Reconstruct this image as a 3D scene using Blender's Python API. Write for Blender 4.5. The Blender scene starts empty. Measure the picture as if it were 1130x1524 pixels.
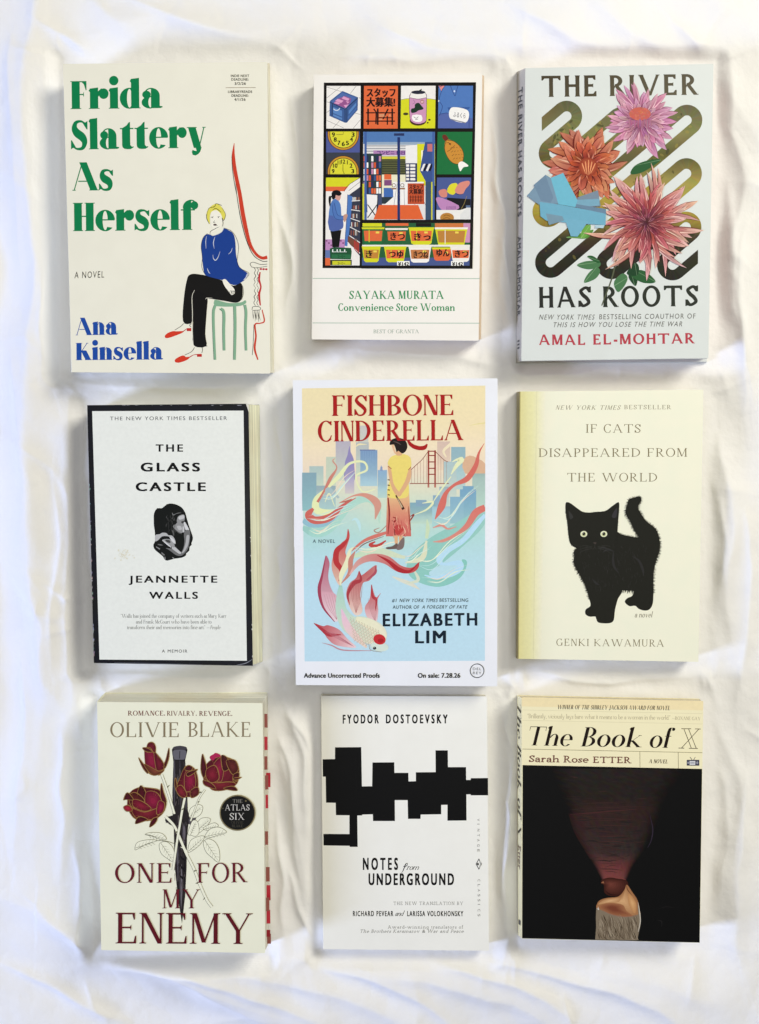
import bpy, bmesh, math, random
import numpy as np
from mathutils import Vector
from mathutils.geometry import tessellate_polygon

random.seed(7)
SC = bpy.context.scene
COL = SC.collection
# ------------------------------------------------------------------ camera, world, lamps, exposure
CAM_H = 0.70            # metres above the sheet
K0 = 0.00052            # metres per photo pixel on the sheet
cam = bpy.data.cameras.new('camera')
cam.sensor_fit = 'VERTICAL'
cam.angle = 2 * math.atan(762 * K0 / CAM_H)
cam.clip_start = 0.01
cam.clip_end = 50
cam_o = bpy.data.objects.new('camera', cam)
cam_o.location = (0, 0, CAM_H)
COL.objects.link(cam_o)
SC.camera = cam_o

w = bpy.data.worlds.new('World')
SC.world = w
w.use_nodes = True
bg = w.node_tree.nodes['Background']
bg.inputs[0].default_value = (1.0, 0.96, 0.90, 1)
bg.inputs[1].default_value = 0.09

def area_lamp(name, loc, aim, size, power, col):
    l = bpy.data.lights.new(name, 'AREA')
    l.shape = 'RECTANGLE'
    l.size, l.size_y = size
    l.energy = power
    l.color = col
    o = bpy.data.objects.new(name, l)
    o.location = loc
    d = Vector(aim) - Vector(loc)
    o.rotation_euler = d.to_track_quat('-Z', 'Y').to_euler()
    COL.objects.link(o)
    return o

area_lamp('window_light', (-2.6, -1.05, 1.00), (0, 0, 0), (0.6, 0.6), 80, (0.54, 0.64, 1.0))
area_lamp('room_light', (1.25, 1.05, 1.25), (0, 0, 0), (0.75, 0.75), 30, (1.0, 0.95, 0.81))
area_lamp('overhead_fill', (0.1, 0.1, 2.2), (0, 0, 0), (1.4, 1.4), 15, (1.0, 0.985, 0.95))  # broad neutral fill added overhead to soften the shadows; no known fixture

vs = SC.view_settings
vs.view_transform = 'Standard'
vs.look = 'None'
vs.gamma = 1
vs.use_curve_mapping = False
vs.exposure = 0.05
SC.cycles.max_bounces = 6

# ------------------------------------------------------------------ helpers
ALB = 0.97              # printed colour -> albedo

def lin(c):
    c = c / 255.0
    return c / 12.92 if c <= 0.04045 else ((c + 0.055) / 1.055) ** 2.4

def rgb(c):
    if min(c) > 160:                        # paper whites
        c = tuple(min(250, v * 1.05 + 1) for v in c)
    return tuple(min(.9, max(.0025, lin(v) * ALB - .007)) for v in c) + (1.0,)

def mix(a, b, f):
    return tuple(a[i] + (b[i] - a[i]) * f for i in range(3))

def jit(c, n=8):
    return tuple(max(0, min(255, v + random.uniform(-n, n))) for v in c)

def P(px, py, z=0.0):
    k = K0 * (CAM_H - z) / CAM_H
    return Vector(((px - 565) * k, (762 - py) * k, z))

def prop(o, label=None, cat=None, group=None, kind=None):
    if label: o['label'] = label
    if cat: o['category'] = cat
    if group: o['group'] = group
    if kind: o['kind'] = kind
    return o

def link_mesh(name, verts, faces, mat, parent=None, smooth=False, cols=None):
    me = bpy.data.meshes.new(name)
    me.from_pydata([tuple(v) for v in verts], [], faces)
    if cols is not None:
        at = me.color_attributes.new('Col', 'FLOAT_COLOR', 'POINT')
        at.data.foreach_set('color', np.array(cols, dtype=np.float32).ravel())
    for m in (mat if isinstance(mat, (list, tuple)) else [mat]):
        me.materials.append(m)
    if smooth:
        me.polygons.foreach_set('use_smooth', [True] * len(me.polygons))
    o = bpy.data.objects.new(name, me)
    COL.objects.link(o)
    if parent is not None:
        o.parent = parent
        root = parent
        off = Vector((0, 0, 0))
        while root is not None:
            off += root.location
            root = root.parent
        for v in me.vertices:
            v.co -= off
    me.update()
    return o

# ------------------------------------------------------------------ materials
def base_mat(name, rough=0.5, spec=0.4):
    m = bpy.data.materials.new(name)
    m.use_nodes = True
    nt = m.node_tree
    b = nt.nodes['Principled BSDF']
    b.inputs['Roughness'].default_value = rough
    b.inputs['Specular IOR Level'].default_value = spec
    return m, nt, b

def noise(nt, scale, detail=3, coord=None, sc=(1, 1, 1)):
    tc = nt.nodes.new('ShaderNodeTexCoord')
    mp = nt.nodes.new('ShaderNodeMapping')
    mp.inputs['Scale'].default_value = sc
    nt.links.new(tc.outputs['Object'], mp.inputs['Vector'])
    n = nt.nodes.new('ShaderNodeTexNoise')
    n.inputs['Scale'].default_value = scale
    n.inputs['Detail'].default_value = detail
    nt.links.new(mp.outputs[0], n.inputs['Vector'])
    return n

def ink_mat(name, rough, spec=0.35):
    """printed ink: the printed colour is stored on the mesh, with a faint mottle of the print"""
    m, nt, b = base_mat(name, rough, spec)
    a = nt.nodes.new('ShaderNodeVertexColor')
    a.layer_name = 'Col'
    n = noise(nt, 420, 2)
    r = nt.nodes.new('ShaderNodeMapRange')
    r.inputs['From Min'].default_value = 0.3
    r.inputs['From Max'].default_value = 0.7
    r.inputs['To Min'].default_value = 0.975
    r.inputs['To Max'].default_value = 1.02
    nt.links.new(n.outputs['Fac'], r.inputs['Value'])
    mx = nt.nodes.new('ShaderNodeVectorMath')
    mx.operation = 'SCALE'
    nt.links.new(a.outputs['Color'], mx.inputs[0])
    nt.links.new(r.outputs[0], mx.inputs['Scale'])
    nt.links.new(mx.outputs[0], b.inputs['Base Color'])
    return m

def paper_mat(name, c, c2=None, rough=0.5, spec=0.18, scale=60, lines=False):
    m, nt, b = base_mat(name, rough, spec)
    c2 = c2 or mix(c, (120, 110, 90), 0.02)
    n = noise(nt, scale, 5)
    rp = nt.nodes.new('ShaderNodeValToRGB')
    rp.color_ramp.elements[0].position = 0.35
    rp.color_ramp.elements[1].position = 0.65
    rp.color_ramp.elements[0].color = rgb(c2)
    rp.color_ramp.elements[1].color = rgb(c)
    nt.links.new(n.outputs['Fac'], rp.inputs[0])
    if lines:                                   # the leaves of the page block, edge on
        n2 = noise(nt, 30, 2, sc=(0.25, 0.25, 48))
        r2 = nt.nodes.new('ShaderNodeMapRange')
        r2.inputs['From Min'].default_value = 0.35
        r2.inputs['From Max'].default_value = 0.65
        r2.inputs['To Min'].default_value = 0.66
        r2.inputs['To Max'].default_value = 1.0
        nt.links.new(n2.outputs['Fac'], r2.inputs['Value'])
        mx = nt.nodes.new('ShaderNodeVectorMath')
        mx.operation = 'SCALE'
        nt.links.new(rp.outputs[0], mx.inputs[0])
        nt.links.new(r2.outputs[0], mx.inputs['Scale'])
        nt.links.new(mx.outputs[0], b.inputs['Base Color'])
    else:
        nt.links.new(rp.outputs[0], b.inputs['Base Color'])
        nr = noise(nt, 14, 4)
        mr = nt.nodes.new('ShaderNodeMapRange')
        mr.inputs['From Min'].default_value = .35; mr.inputs['From Max'].default_value = .65
        mr.inputs['To Min'].default_value = rough - .12; mr.inputs['To Max'].default_value = rough + .1
        nt.links.new(nr.outputs['Fac'], mr.inputs['Value']); nt.links.new(mr.outputs[0], b.inputs['Roughness'])
        nb = noise(nt, 900, 2)
        bp = nt.nodes.new('ShaderNodeBump')
        bp.inputs['Strength'].default_value = 0.06
        bp.inputs['Distance'].default_value = 0.0006
        nt.links.new(nb.outputs['Fac'], bp.inputs['Height'])
        nt.links.new(bp.outputs[0], b.inputs['Normal'])
    return m

INK = ink_mat('printed_ink', 0.5, 0.14)
INK_GLOSS = ink_mat('glossy_printed_ink', 0.38, 0.2)
FOIL = ink_mat('foil_ink', 0.36, 0.25)

# ------------------------------------------------------------------ lettering: letters drawn from strokes with contrast and serifs
class Face:
    """A seriffed letter face: T thick stroke, t thin stroke, s serif reach, st serif thickness (cap height = 1)."""
    def __init__(self, T=.13, t=.05, s=.09, st=.035, br=.06, xh=.64, asc=1.04, desc=-.3, slant=0, sp=.06, bk=0):
        self.__dict__.update(locals())
    def begin(self):
        self.q = []
        self.lv = 0
    # ---- strokes
    def poly(self, *p):
        self.q.append((self.lv, list(p)))
    def stem(self, x, y0, y1, bot='b', top='b', w=None, flag=False):
        w = self.T if w is None else w
        h = w / 2
        self.lv += 1
        self.poly((x - h, y0), (x + h, y0), (x + h, y1), (x - h, y1))
        if self.s:
            self.foot(x, y0, w, bot, 1)
            self.foot(x, y1, w, top, -1)
    def foot(self, x, y, w, mode, d):
        if not mode or not self.s: return
        h, s, st, br = w / 2, self.s, self.st * d, self.br * d
        self.lv += 1
        if mode == 'f':                                  # slanted flag of a lower-case stem
            self.poly((x - h - s, y - .085), (x - h + .002, y - .13), (x - h + .002, y), (x - h - s * .3, y - .03))
            self.lv += 1
            self.poly((x - h, y - .001), (x + h, y - .001), (x + h, y + .035))
            return
        l = mode in 'bl'; r = mode in 'br'
        self.poly((x - h - (s if l else 0), y), (x + h + (s if r else 0), y), (x + h + (s if r else 0), y + st), (x - h - (s if l else 0), y + st))
        if br:
            if l: self.poly((x - h - s * .75, y + st * .9), (x - h + .001, y + st * .9), (x - h + .001, y + st + br), (x - h - s * .2, y + st + br * .25))
            if r: self.poly((x + h + s * .75, y + st * .9), (x + h - .001, y + st * .9), (x + h - .001, y + st + br), (x + h + s * .2, y + st + br * .25))
    def diag(self, xa, ya, xb, yb, w, fa='', fb=''):
        h = w / 2
        self.lv += 1
        self.poly((xa - h, ya), (xa + h, ya), (xb + h, yb), (xb - h, yb))
        da = 1 if ya < yb else -1
        self.foot(xa, ya, w, fa, da)
        self.foot(xb, yb, w, fb, -da)
    def bar(self, x0, x1, y, th=None):
        th = self.t if th is None else th
        self.lv += 1
        self.poly((x0, y - th / 2), (x1, y - th / 2), (x1, y + th / 2), (x0, y + th / 2))
    def beak(self, x, y, d, ln=.2, wd=None):
        """serif at the end of a horizontal arm; d=+1 grows upward"""
        if not self.s: return
        wd = wd or self.t * .7 + self.st * .4
        self.lv += 1
        if self.bk:
            self.poly((x, y), (x, y + d * ln * 1.5), (x - wd * .7, y + d * ln * 1.5), (x - self.bk * .45, y + d * ln * .5), (x - self.bk, y))
            return
        self.poly((x, y), (x, y + d * ln), (x - wd * .7, y + d * ln), (x - wd - self.br * .9, y))
    def ring(self, cx, cy, rx, ry, a0=0, a1=360, n=36, T=None, t=None, tilt=0):
        T = self.T if T is None else T
        t = self.t if t is None else t
        T = min(T, rx * .74)
        self.lv += 1
        pts = []
        for i in range(n + 1):
            a = math.radians(a0 + (a1 - a0) * i / n)
            c, s_ = math.cos(a), math.sin(a)
            o = (cx + rx * c, cy + ry * s_)
            b = math.radians(a0 + (a1 - a0) * i / n + tilt)
            inn = (cx + (rx - T) * c, cy + (ry - t) * s_)
            pts.append((o, inn))
        for i in range(n):
            self.poly(pts[i][0], pts[i + 1][0], pts[i + 1][1], pts[i][1])
    def curve(self, pts, w0=None, w1=None, n=8, end=None, ex=1.4):
        """smooth stroke; thick where it runs upright, thin where it runs level"""
        T = self.T if w1 is None else w1
        t = self.t if w0 is None else w0
        c = crom(pts, n)
        self.lv += 1
        L = []
        m = len(c)
        for i, p in enumerate(c):
            a = c[max(i - 1, 0)]; b = c[min(i + 1, m - 1)]
            dx, dy = b[0] - a[0], b[1] - a[1]
            ln = math.hypot(dx, dy) or 1e-9
            wd = t + (T - t) * (abs(dy) / ln) ** ex
            nx, ny = -dy / ln * wd / 2, dx / ln * wd / 2
            L.append(((p[0] + nx, p[1] + ny), (p[0] - nx, p[1] - ny)))
        for i in range(m - 1):
            self.poly(L[i][0], L[i][1], L[i + 1][1], L[i + 1][0])
    def dot(self, x, y, r, ry=None):
        ry = ry or r
        self.lv += 1
        self.poly(*[(x + r * math.cos(i * math.pi / 10), y + ry * math.sin(i * math.pi / 10)) for i in range(20)])
    # ---- letters
    def pl(self, *p):
        self.lv += 1
        self.poly(*p)
    def fat(self, ch):
        """letters of the heavy face whose shapes differ from the book hands"""
        self.begin()
        X, t, s = self.xh, self.t, self.s
        def quarter(cx, cy, rx, ry, a0, a1):
            self.pl((cx, cy), *[(cx + rx * math.cos(math.radians(a0 + (a1 - a0) * i / 12)), cy + ry * math.sin(math.radians(a0 + (a1 - a0) * i / 12))) for i in range(13)])
        if ch == 'a':
            self.pl((.36, .06), (.68, .06), (.68, X - .27), (.36, X - .27)); quarter(.36, X - .28, .32, .28, 0, 90)
            self.ring(.36, X - .28, .27, .28, 86, 170, T=.05, t=t); self.dot(.20, X - .24, .155, .14)
            self.ring(.36, .21, .34, .225, 90, 270, T=.245, t=t * .8); self.pl((.34, .225 + .21 - t), (.40, .435 - t), (.40, .435), (.34, .435))
            self.pl((.36, 0), (.70, 0), (.78, .03), (.78, .065), (.70, .075), (.36, .09)); self.pl((.33, -.014), (.38, -.01), (.38, .03), (.33, .03)); return self.q, .80
        if ch == 't':
            self.pl((.08, .12), (.40, .12), (.40, X), (.08, X)); self.pl((.08, X - .01), (.40, X - .01), (.40, X + .21), (.34, X + .19), (.26, X + .09)); self.bar(0, .53, X - t / 2)
            self.pl((.08, .125), (.10, .05), (.17, 0), (.28, -.015), (.42, -.01), (.53, .05), (.53, .08), (.46, .07), (.41, .125)); return self.q, .55
        if ch == 'n':
            self.stem(.21, 0, X, 'b', 'f', w=.30); self.stem(.61, 0, X - .27, 'b', '', w=.30); quarter(.45, X - .28, .32, .28, 0, 90); self.ring(.45, X - .28, .10, .28, 88, 150, T=.03, t=t); return self.q, .82
        if ch == 'f':
            self.stem(.26, 0, .80, 'b', '', w=.30); quarter(.42, .79, .32, .28, 90, 180); self.ring(.42, .79, .24, .28, 0, 92, T=.05, t=t); self.dot(.54, .87, .15, .145); self.bar(.02, .56, X - t / 2); return self.q, .66
        if ch == 'r':
            self.stem(.21, 0, X, 'b', 'f', w=.30); self.dot(.56, X - .19, .18, .19); self.curve([(.34, X * .62), (.40, X * .84), (.50, X - .02)], t, t * 2); return self.q, .72
        if ch == 'y':
            self.diag(.20, X, .42, 0, .30, 'b', ''); self.diag(.68, X, .48, 0, t, 'b', ''); self.pl((.34, .02), (.58, .02), (.52, -.14), (.44, -.22), (.33, -.27), (.22, -.24), (.19, -.14), (.22, -.07), (.30, -.10), (.38, -.11)); return self.q, .76
        return None
    def glyph(self, ch):
        if self.bk and ch in 'atnfry':
            return self.fat(ch)
        self.begin()
        T, t, s = self.T, self.t, self.s
        a = s + T / 2
        at = s + t / 2
        gap = .55 - 1.35 * T
        d = gap + T
        X = self.xh
        m = .5
        dl = gap * .86 + T * .95          # lower-case stem distance
        br = T * .62 if T > .2 else T * .55
        if ch == 'I':
            self.stem(a, 0, 1); adv = 2 * a
        elif ch == 'H':
            self.stem(a, 0, 1); self.stem(a + d, 0, 1); self.bar(a, a + d, .52); adv = 2 * a + d
        elif ch == 'L':
            self.stem(a, 0, 1, 'l'); x1 = a + d * .98; self.bar(a, x1, t / 2); self.beak(x1, 0, 1, .24); adv = x1 + .03
        elif ch in 'EF':
            self.stem(a, 0, 1, 'l' if ch == 'E' else 'b', 'l'); x1 = a + d * .88
            self.bar(a, x1, 1 - t / 2); self.beak(x1, 1, -1, .22)
            self.bar(a, a + d * .66, .52)
            if s: self.pl((a + d * .66, .42), (a + d * .66, .62), (a + d * .66 - t * .8, .54), (a + d * .66 - t * .8, .50))
            if ch == 'E':
                x1 += .04; self.bar(a, x1, t / 2); self.beak(x1, 0, 1, .25)
            adv = x1 + .04
        elif ch == 'T':
            w_ = .36 + T * .45
            self.stem(w_, 0, 1, 'b', ''); self.bar(0, 2 * w_, 1 - t / 2); self.beak(2 * w_, 1, -1, .22)
            if s:
                wd = t * .7 + self.st * .4
                self.pl((0, 1), (0, .78), (wd * .7, .78), (wd + self.br * .9, 1))
            adv = 2 * w_
        elif ch == 'A':
            w_ = .34 + T * .2
            self.diag(s * .8 + t / 2, 0, w_ + s * .6 - T * .1, 1, t, 'b', '')
            self.diag(2 * w_ + s * .6 + T * .1, 0, w_ + s * .6, 1, T, 'b', '')
            self.bar(w_ * .5 + s * .6, 1.55 * w_ + s * .6, .33, t * .9)
            adv = 2 * w_ + s * 1.6 + T * .5
        elif ch == 'V':
            w_ = .34 + T * .2
            self.diag(a, 1, w_ + a, 0, T, 'b', ''); self.diag(2 * w_ + a, 1, w_ + a + T * .12, 0, t, 'b', ''); adv = 2 * w_ + a + at
        elif ch == 'W':
            w_ = .29 + T * .2
            self.diag(a, 1, w_ + a, 0, T, 'b', ''); self.diag(2 * w_ + a, 1, w_ + a + T * .1, 0, t)
            self.diag(2 * w_ + a, 1, 3 * w_ + a, 0, T, 'b', ''); self.diag(4 * w_ + a, 1, 3 * w_ + a + T * .1, 0, t, 'b', ''); adv = 4 * w_ + a + at
        elif ch == 'M':
            d2 = d * 1.35
            self.stem(at, 0, 1, 'b', 'l', w=t * 1.1); self.stem(at + d2, 0, 1, 'b', 'r', w=T)
            self.diag(at + T * .35, 1, at + d2 * .48, .04, T * 1.0); self.diag(at + d2 - T * .1, 1, at + d2 * .5, .04, t); adv = at + d2 + a
        elif ch == 'N':
            d2 = d * 1.08
            self.stem(at, 0, 1, 'b', 'l', w=t * 1.1); self.stem(at + d2, 0, 1, '', 'b', w=t * 1.1)
            self.diag(at + T * .3, 1, at + d2 - T * .42 + t * .5, 0, T * 1.05); adv = d2 + 2 * at
        elif ch == 'K':
            self.stem(a, 0, 1); self.diag(a + d + .04, 1, a + T * .3, .42, t, 'b', '')
            self.diag(a + T * .9, .56, a + d + .1, 0, T * 1.1, '', 'b'); adv = 2 * a + d + .1
        elif ch == 'X':
            w_ = .6
            self.diag(a, 1, a + w_, 0, T, 'b', 'b'); self.diag(a + w_, 1, a, 0, t, 'b', 'b'); adv = 2 * a + w_
        elif ch == 'Y':
            w_ = .33 + T * .1
            self.stem(a + w_, 0, .45, 'b', ''); self.diag(a, 1, a + w_, .42, T, 'b', ''); self.diag(a + 2 * w_, 1, a + w_ + T * .3, .42, t, 'b', ''); adv = 2 * a + 2 * w_
        elif ch == 'Z':
            self.bar(.04, .64, 1 - t / 2); self.bar(.02, .66, t / 2); self.diag(.62 - T * .5, 1, .04 + T * .5, 0, T * 1.1)
            self.beak(.66, 0, 1, .24); self.pl((.04, 1), (.04, .78), (.08, .78), (.12, 1)); adv = .7
        elif ch in 'OQ':
            rx = (gap + 2 * T) / 2 + .10
            self.ring(rx, m, rx, .518)
            if ch == 'Q': self.diag(rx, .15, rx + .3, -.2, T)
            adv = 2 * rx
        elif ch in 'CG':
            rx = (gap + 2 * T) / 2 + .08
            self.ring(rx, m, rx, .518, 52, 312 if ch == 'C' else 322, n=40)
            ex = rx + rx * math.cos(math.radians(52)); ey = m + .518 * math.sin(math.radians(52))
            if s:
                self.pl((ex + .02, 1), (ex + .02, ey - .12), (ex - .02, ey - .12), (ex - .1 - T * .3, ey + .04), (ex - .02, ey + .08))
                if ch == 'C': self.pl((ex + .03, .3), (ex - .01, .3), (ex - .1, .10), (ex - .03, .08))
            adv = rx * 1.8
            if ch == 'G':
                self.stem(rx * 1.72, .06, .44, '', 'b'); adv = rx * 1.72 + a
        elif ch == 'D':
            rx = gap + T + .04
            self.stem(a, 0, 1, 'l', 'l'); self.bar(a, a + .12, t / 2); self.bar(a, a + .12, 1 - t / 2)
            self.ring(a + .1, m, rx, .5, -90, 90, n=24); adv = a + .1 + rx + .02
        elif ch in 'PBR':
            yb = .46 if ch == 'P' else .50
            r1 = gap * .55 + T * .95
            x0 = a + .12
            self.stem(a, 0, 1, 'b' if ch != 'B' else 'l', 'l'); self.bar(a, x0, 1 - t / 2); self.bar(a, x0, yb + t / 2 - t)
            cy = (1 + yb - t) / 2 + t * .25
            self.ring(x0, (1 + yb - t * .5) / 2, r1, (1 - yb + t * .5) / 2, -90, 90, n=20)
            adv = x0 + r1 + .03
            if ch == 'B':
                r2 = r1 * 1.16
                self.bar(a, x0, t / 2); self.ring(x0, (yb + t * .5) / 2, r2, (yb + t * .5) / 2, -90, 90, n=20); adv = x0 + r2 + .02
            if ch == 'R':
                self.diag(x0 + r1 * .18, yb, x0 + r1 * 1.02 + .06, 0, T * 1.05, '', 'r'); adv = x0 + r1 + .1 + s
        elif ch == 'S':
            wd = .52 + T * (.35 if T < .25 else .6)
            self.sshape(0, wd, 0, 1, T); adv = wd
        elif ch == 'U':
            self.stem(a, .3, 1, '', 'b'); self.stem(a + d, .3, 1, '', 'b', w=t * 1.15)
            rx = (d + T / 2 + t * .57) / 2
            cx = a - T / 2 + rx
            n = 20; pts = []
            for i in range(n + 1):
                g = math.radians(180 + 180 * i / n)
                f_ = i / n; Tw = T + (t * 1.15 - T) * f_
                pts.append(((cx + rx * math.cos(g), .31 + .325 * math.sin(g)), (cx + (rx - Tw) * math.cos(g), .31 + (.325 - t) * math.sin(g))))
            for i in range(n): self.pl(pts[i][0], pts[i + 1][0], pts[i + 1][1], pts[i][1])
            adv = 2 * a + d
        elif ch == 'J':
            self.stem(.3, .1, 1, '', 'b'); self.curve([(.3, .2), (.26, -.05), (.12, -.1), (.04, -.02)]); adv = .3 + a
        # ---------------------------------------------------------- lower case
        elif ch == 'i':
            self.stem(a, 0, X, 'b', 'f'); self.dot(a, X + .2 + T * .25, max(T * .58, .06)); adv = 2 * a
        elif ch == 'l':
            self.stem(a, 0, self.asc, 'b', 'f'); adv = 2 * a
        elif ch in 'nhm':
            top = X if ch != 'h' else self.asc
            self.stem(a, 0, top, 'b', 'f')
            k = 2 if ch == 'm' else 1
            for j in range(k):
                x1 = a + dl * (j + 1); xa = a + dl * j
                self.stem(x1, 0, X * .68, 'b', '')
                self.arch(xa + T / 2, x1, X)
            adv = 2 * a + dl * k
        elif ch == 'u':
            self.stem(a, X * .3, X, '', 'f'); self.stem(a + dl, 0, X, 'r', 'f')
            self.curve([(a, X * .36), (a + dl * .15, .05), (a + dl * .55, .03), (a + dl - T * .4, .16)]); adv = 2 * a + dl
        elif ch == 'r':
            self.stem(a, 0, X, 'b', 'f')
            x1 = a + T * .5 + dl * .5
            self.curve([(a + T * .3, X * .62), (a + T * .55, X * .9), (x1, X - t * .3)], t, t * 1.6)
            self.dot(x1, X - max(T * .55, .07), max(T * .55, .07)); adv = x1 + max(T * .5, .07)
        elif ch == 'o':
            rx = dl / 2 + T * .52 + .02; self.ring(rx, X / 2, rx, X / 2 + .015); adv = 2 * rx
        elif ch in 'ce':
            rx = dl / 2 + T * .5 + .02
            if ch == 'c':
                self.ring(rx, X / 2, rx, X / 2 + .015, 50, 320); self.dot(rx + rx * .58, X * .76, max(T * .5, .06)); adv = rx * 1.85
            else:
                self.ring(rx, X / 2, rx, X / 2 + .015, 4, 318, n=40); self.bar(rx * .3, rx * 1.95, X * .53, t); adv = rx * 1.92
        elif ch in 'dbpqg':
            rx = dl / 2 + T * .5
            if ch in 'bp': sx, cx = a, a - T / 2 + rx
            else: cx, sx = rx, 2 * rx - T / 2
            self.ring(cx, X / 2, rx, X / 2 + .012)
            if ch == 'd': self.stem(sx, 0, self.asc, 'r', 'f'); adv = sx + a
            if ch == 'b': self.stem(sx, 0, self.asc, '', 'f'); adv = cx + rx
            if ch == 'p': self.stem(sx, self.desc, X, 'b', 'f'); adv = cx + rx
            if ch == 'q': self.stem(sx, self.desc, X, 'b', ''); adv = sx + a
            if ch == 'g':
                self.stem(sx, -.05, X, '', 'r'); self.curve([(sx, 0), (sx - .05, -.24), (cx, -.3), (.06, -.22)]); adv = sx + a
        elif ch == 'a':
            sx = dl * .86 + T * .4
            self.stem(sx, .06, X * .7, '', ''); self.curve([(sx, X * .62), (sx - T * .25, X * .9), (sx - dl * .42, X - t * .2), (T * .5 + .03, X * .84)])
            self.dot(T * .52 + .02, X * .74, max(T * .52, .055))
            ry = X * .30
            self.ring(sx * .5 + T * .1, ry, sx * .5 + T * .1, ry + .012, 60, 360 - 10, T=T * .95)
            self.curve([(sx, X * .64), (sx - dl * .4, X * .55), (sx * .4, X * .5)], t, t)
            self.curve([(sx, .12), (sx + T * .4, .02), (sx + T * .7, .05)], t, T * .8); adv = sx + T * .75
        elif ch == 's':
            wd = .36 + T * (.42 if T < .25 else .8); self.sshape(0, wd, 0, X, T * .95); adv = wd
        elif ch == 't':
            self.stem(a, .1, X + .02, '', ''); self.pl((a - T / 2, X - .02), (a + T / 2, X - .02), (a + T / 2, X + .2), (a + T * .1, X + .12))
            self.bar(0, a + T / 2 + .1, X - t / 2); self.curve([(a, .2), (a + T * .25, .03), (a + T * .8, .06)]); adv = a + T / 2 + .11
        elif ch == 'f':
            self.stem(a, 0, .86, 'b', ''); self.bar(0, a + T / 2 + .1, X - t / 2)
            x1 = a + T * .55 + .12
            self.curve([(a, .8), (a + T * .3, 1.0), (x1, 1.04)], t, T); self.dot(x1 + .01, 1.04 - max(T * .48, .06), max(T * .48, .06)); adv = x1 + .04
        elif ch in 'vyw':
            w_ = .22 + T * .28
            k = 2 if ch == 'w' else 1
            for j in range(k):
                x0 = a + 2 * w_ * j
                self.diag(x0, X, x0 + w_, 0, T, 'b', ''); self.diag(x0 + 2 * w_, X, x0 + w_ + T * .15, 0, t, 'b' if j == k - 1 else '', '')
            if ch == 'y':
                self.curve([(a + w_ + .02, .02), (a + w_ * .8, -.2), (a + w_ * .3, -.28), (a, -.22)], t * 1.3, T * .8); self.dot(a + .02, -.2, max(T * .45, .06))
            adv = a + 2 * w_ * k + at
        elif ch == 'k':
            self.stem(a, 0, self.asc, 'b', 'f'); self.diag(a + dl + .02, X, a + T * .3, X * .4, t, 'b', ''); self.diag(a + T * .8, X * .55, a + dl + .08, 0, T, '', 'b'); adv = 2 * a + dl + .05
        elif ch == 'j':
            self.stem(a, -.1, X, '', 'f'); self.curve([(a, 0), (a - .04, -.24), (a - .16, -.26)]); self.dot(a, X + .22, max(T * .55, .06)); adv = 2 * a
        elif ch == 'x':
            self.diag(a, X, a + .4, 0, T, 'b', 'b'); self.diag(a + .4, X, a, 0, t, 'b', 'b'); adv = 2 * a + .4
        elif ch == 'z':
            self.bar(0, .42, X - t / 2); self.bar(0, .42, t / 2); self.diag(.36, X, .06, 0, T); adv = .45
        elif ch == '.':
            self.dot(T * .6, T * .55, T * .6); adv = T * 1.2
        elif ch == ',':
            self.dot(T * .6, T * .55, T * .6); self.curve([(T, T * .5), (T * .9, -.08), (T * .4, -.16)], t, t * 1.4); adv = T * 1.2
        elif ch in '\u201c\u201d"':
            for j in (0, 1): self.diag(.06 + j * .16, 1.0, .04 + j * .16, .78, t * 1.6)
            adv = .28
        elif ch == '\u2014':
            self.bar(.02, .9, .34, t * 1.2); adv = .92
        elif ch == '-':
            self.bar(.02, .3, .36, t * 1.6); adv = .32
        elif ch == '!':
            self.diag(.1, 1, .1, .3, T); self.dot(.1, .1, T * .6); adv = .2
        else:
            adv = .3
        return self.q, adv
    def sshape(self, x0, x1, y0, y1, T):
        h = y1 - y0; wd = x1 - x0; t = self.t
        self.lv += 1
        f = T * .5
        spine = [(x1 - wd * .08, y0 + h * .86), (x0 + wd * .62, y1 - t * .5), (x0 + wd * .33, y1 - t * .9 - h * .02), (x0 + f + wd * .02, y0 + h * .76),
                 (x0 + wd * .36, y0 + h * .585), (x0 + wd * .66, y0 + h * .43), (x1 - f - wd * .0, y0 + h * .25), (x0 + wd * .68, y0 + t * .9 + h * .015),
                 (x0 + wd * .36, y0 + t * .5), (x0 + wd * .07, y0 + h * .15)]
        c = crom(spine, 9); m = len(c); L = []
        for i, p in enumerate(c):
            a = c[max(i - 1, 0)]; b = c[min(i + 1, m - 1)]
            dx, dy = b[0] - a[0], b[1] - a[1]; ln = math.hypot(dx, dy) or 1e-9
            u = i / (m - 1)
            k = math.exp(-((u - .5) / .27) ** 2)
            wd_ = t + (T - t) * k
            nx, ny = -dy / ln * wd_ / 2, dx / ln * wd_ / 2
            L.append(((p[0] + nx, p[1] + ny), (p[0] - nx, p[1] - ny)))
        for i in range(m - 1): self.poly(L[i][0], L[i][1], L[i + 1][1], L[i + 1][0])
        if self.s:
            self.lv += 1
            e = x1 - wd * .06
            self.poly((e + t * .4, y1 - h * .0), (e + t * .4, y1 - h * .30), (e - t * .5, y1 - h * .30), (e - wd * .2 - t, y1 - h * .06), (e - t, y1 - h * .05))
            e = x0 + wd * .05
            self.poly((e - t * .4, y0), (e - t * .4, y0 + h * .32), (e + t * .5, y0 + h * .32), (e + wd * .2 + t, y0 + h * .06), (e + t, y0 + h * .05))
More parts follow.
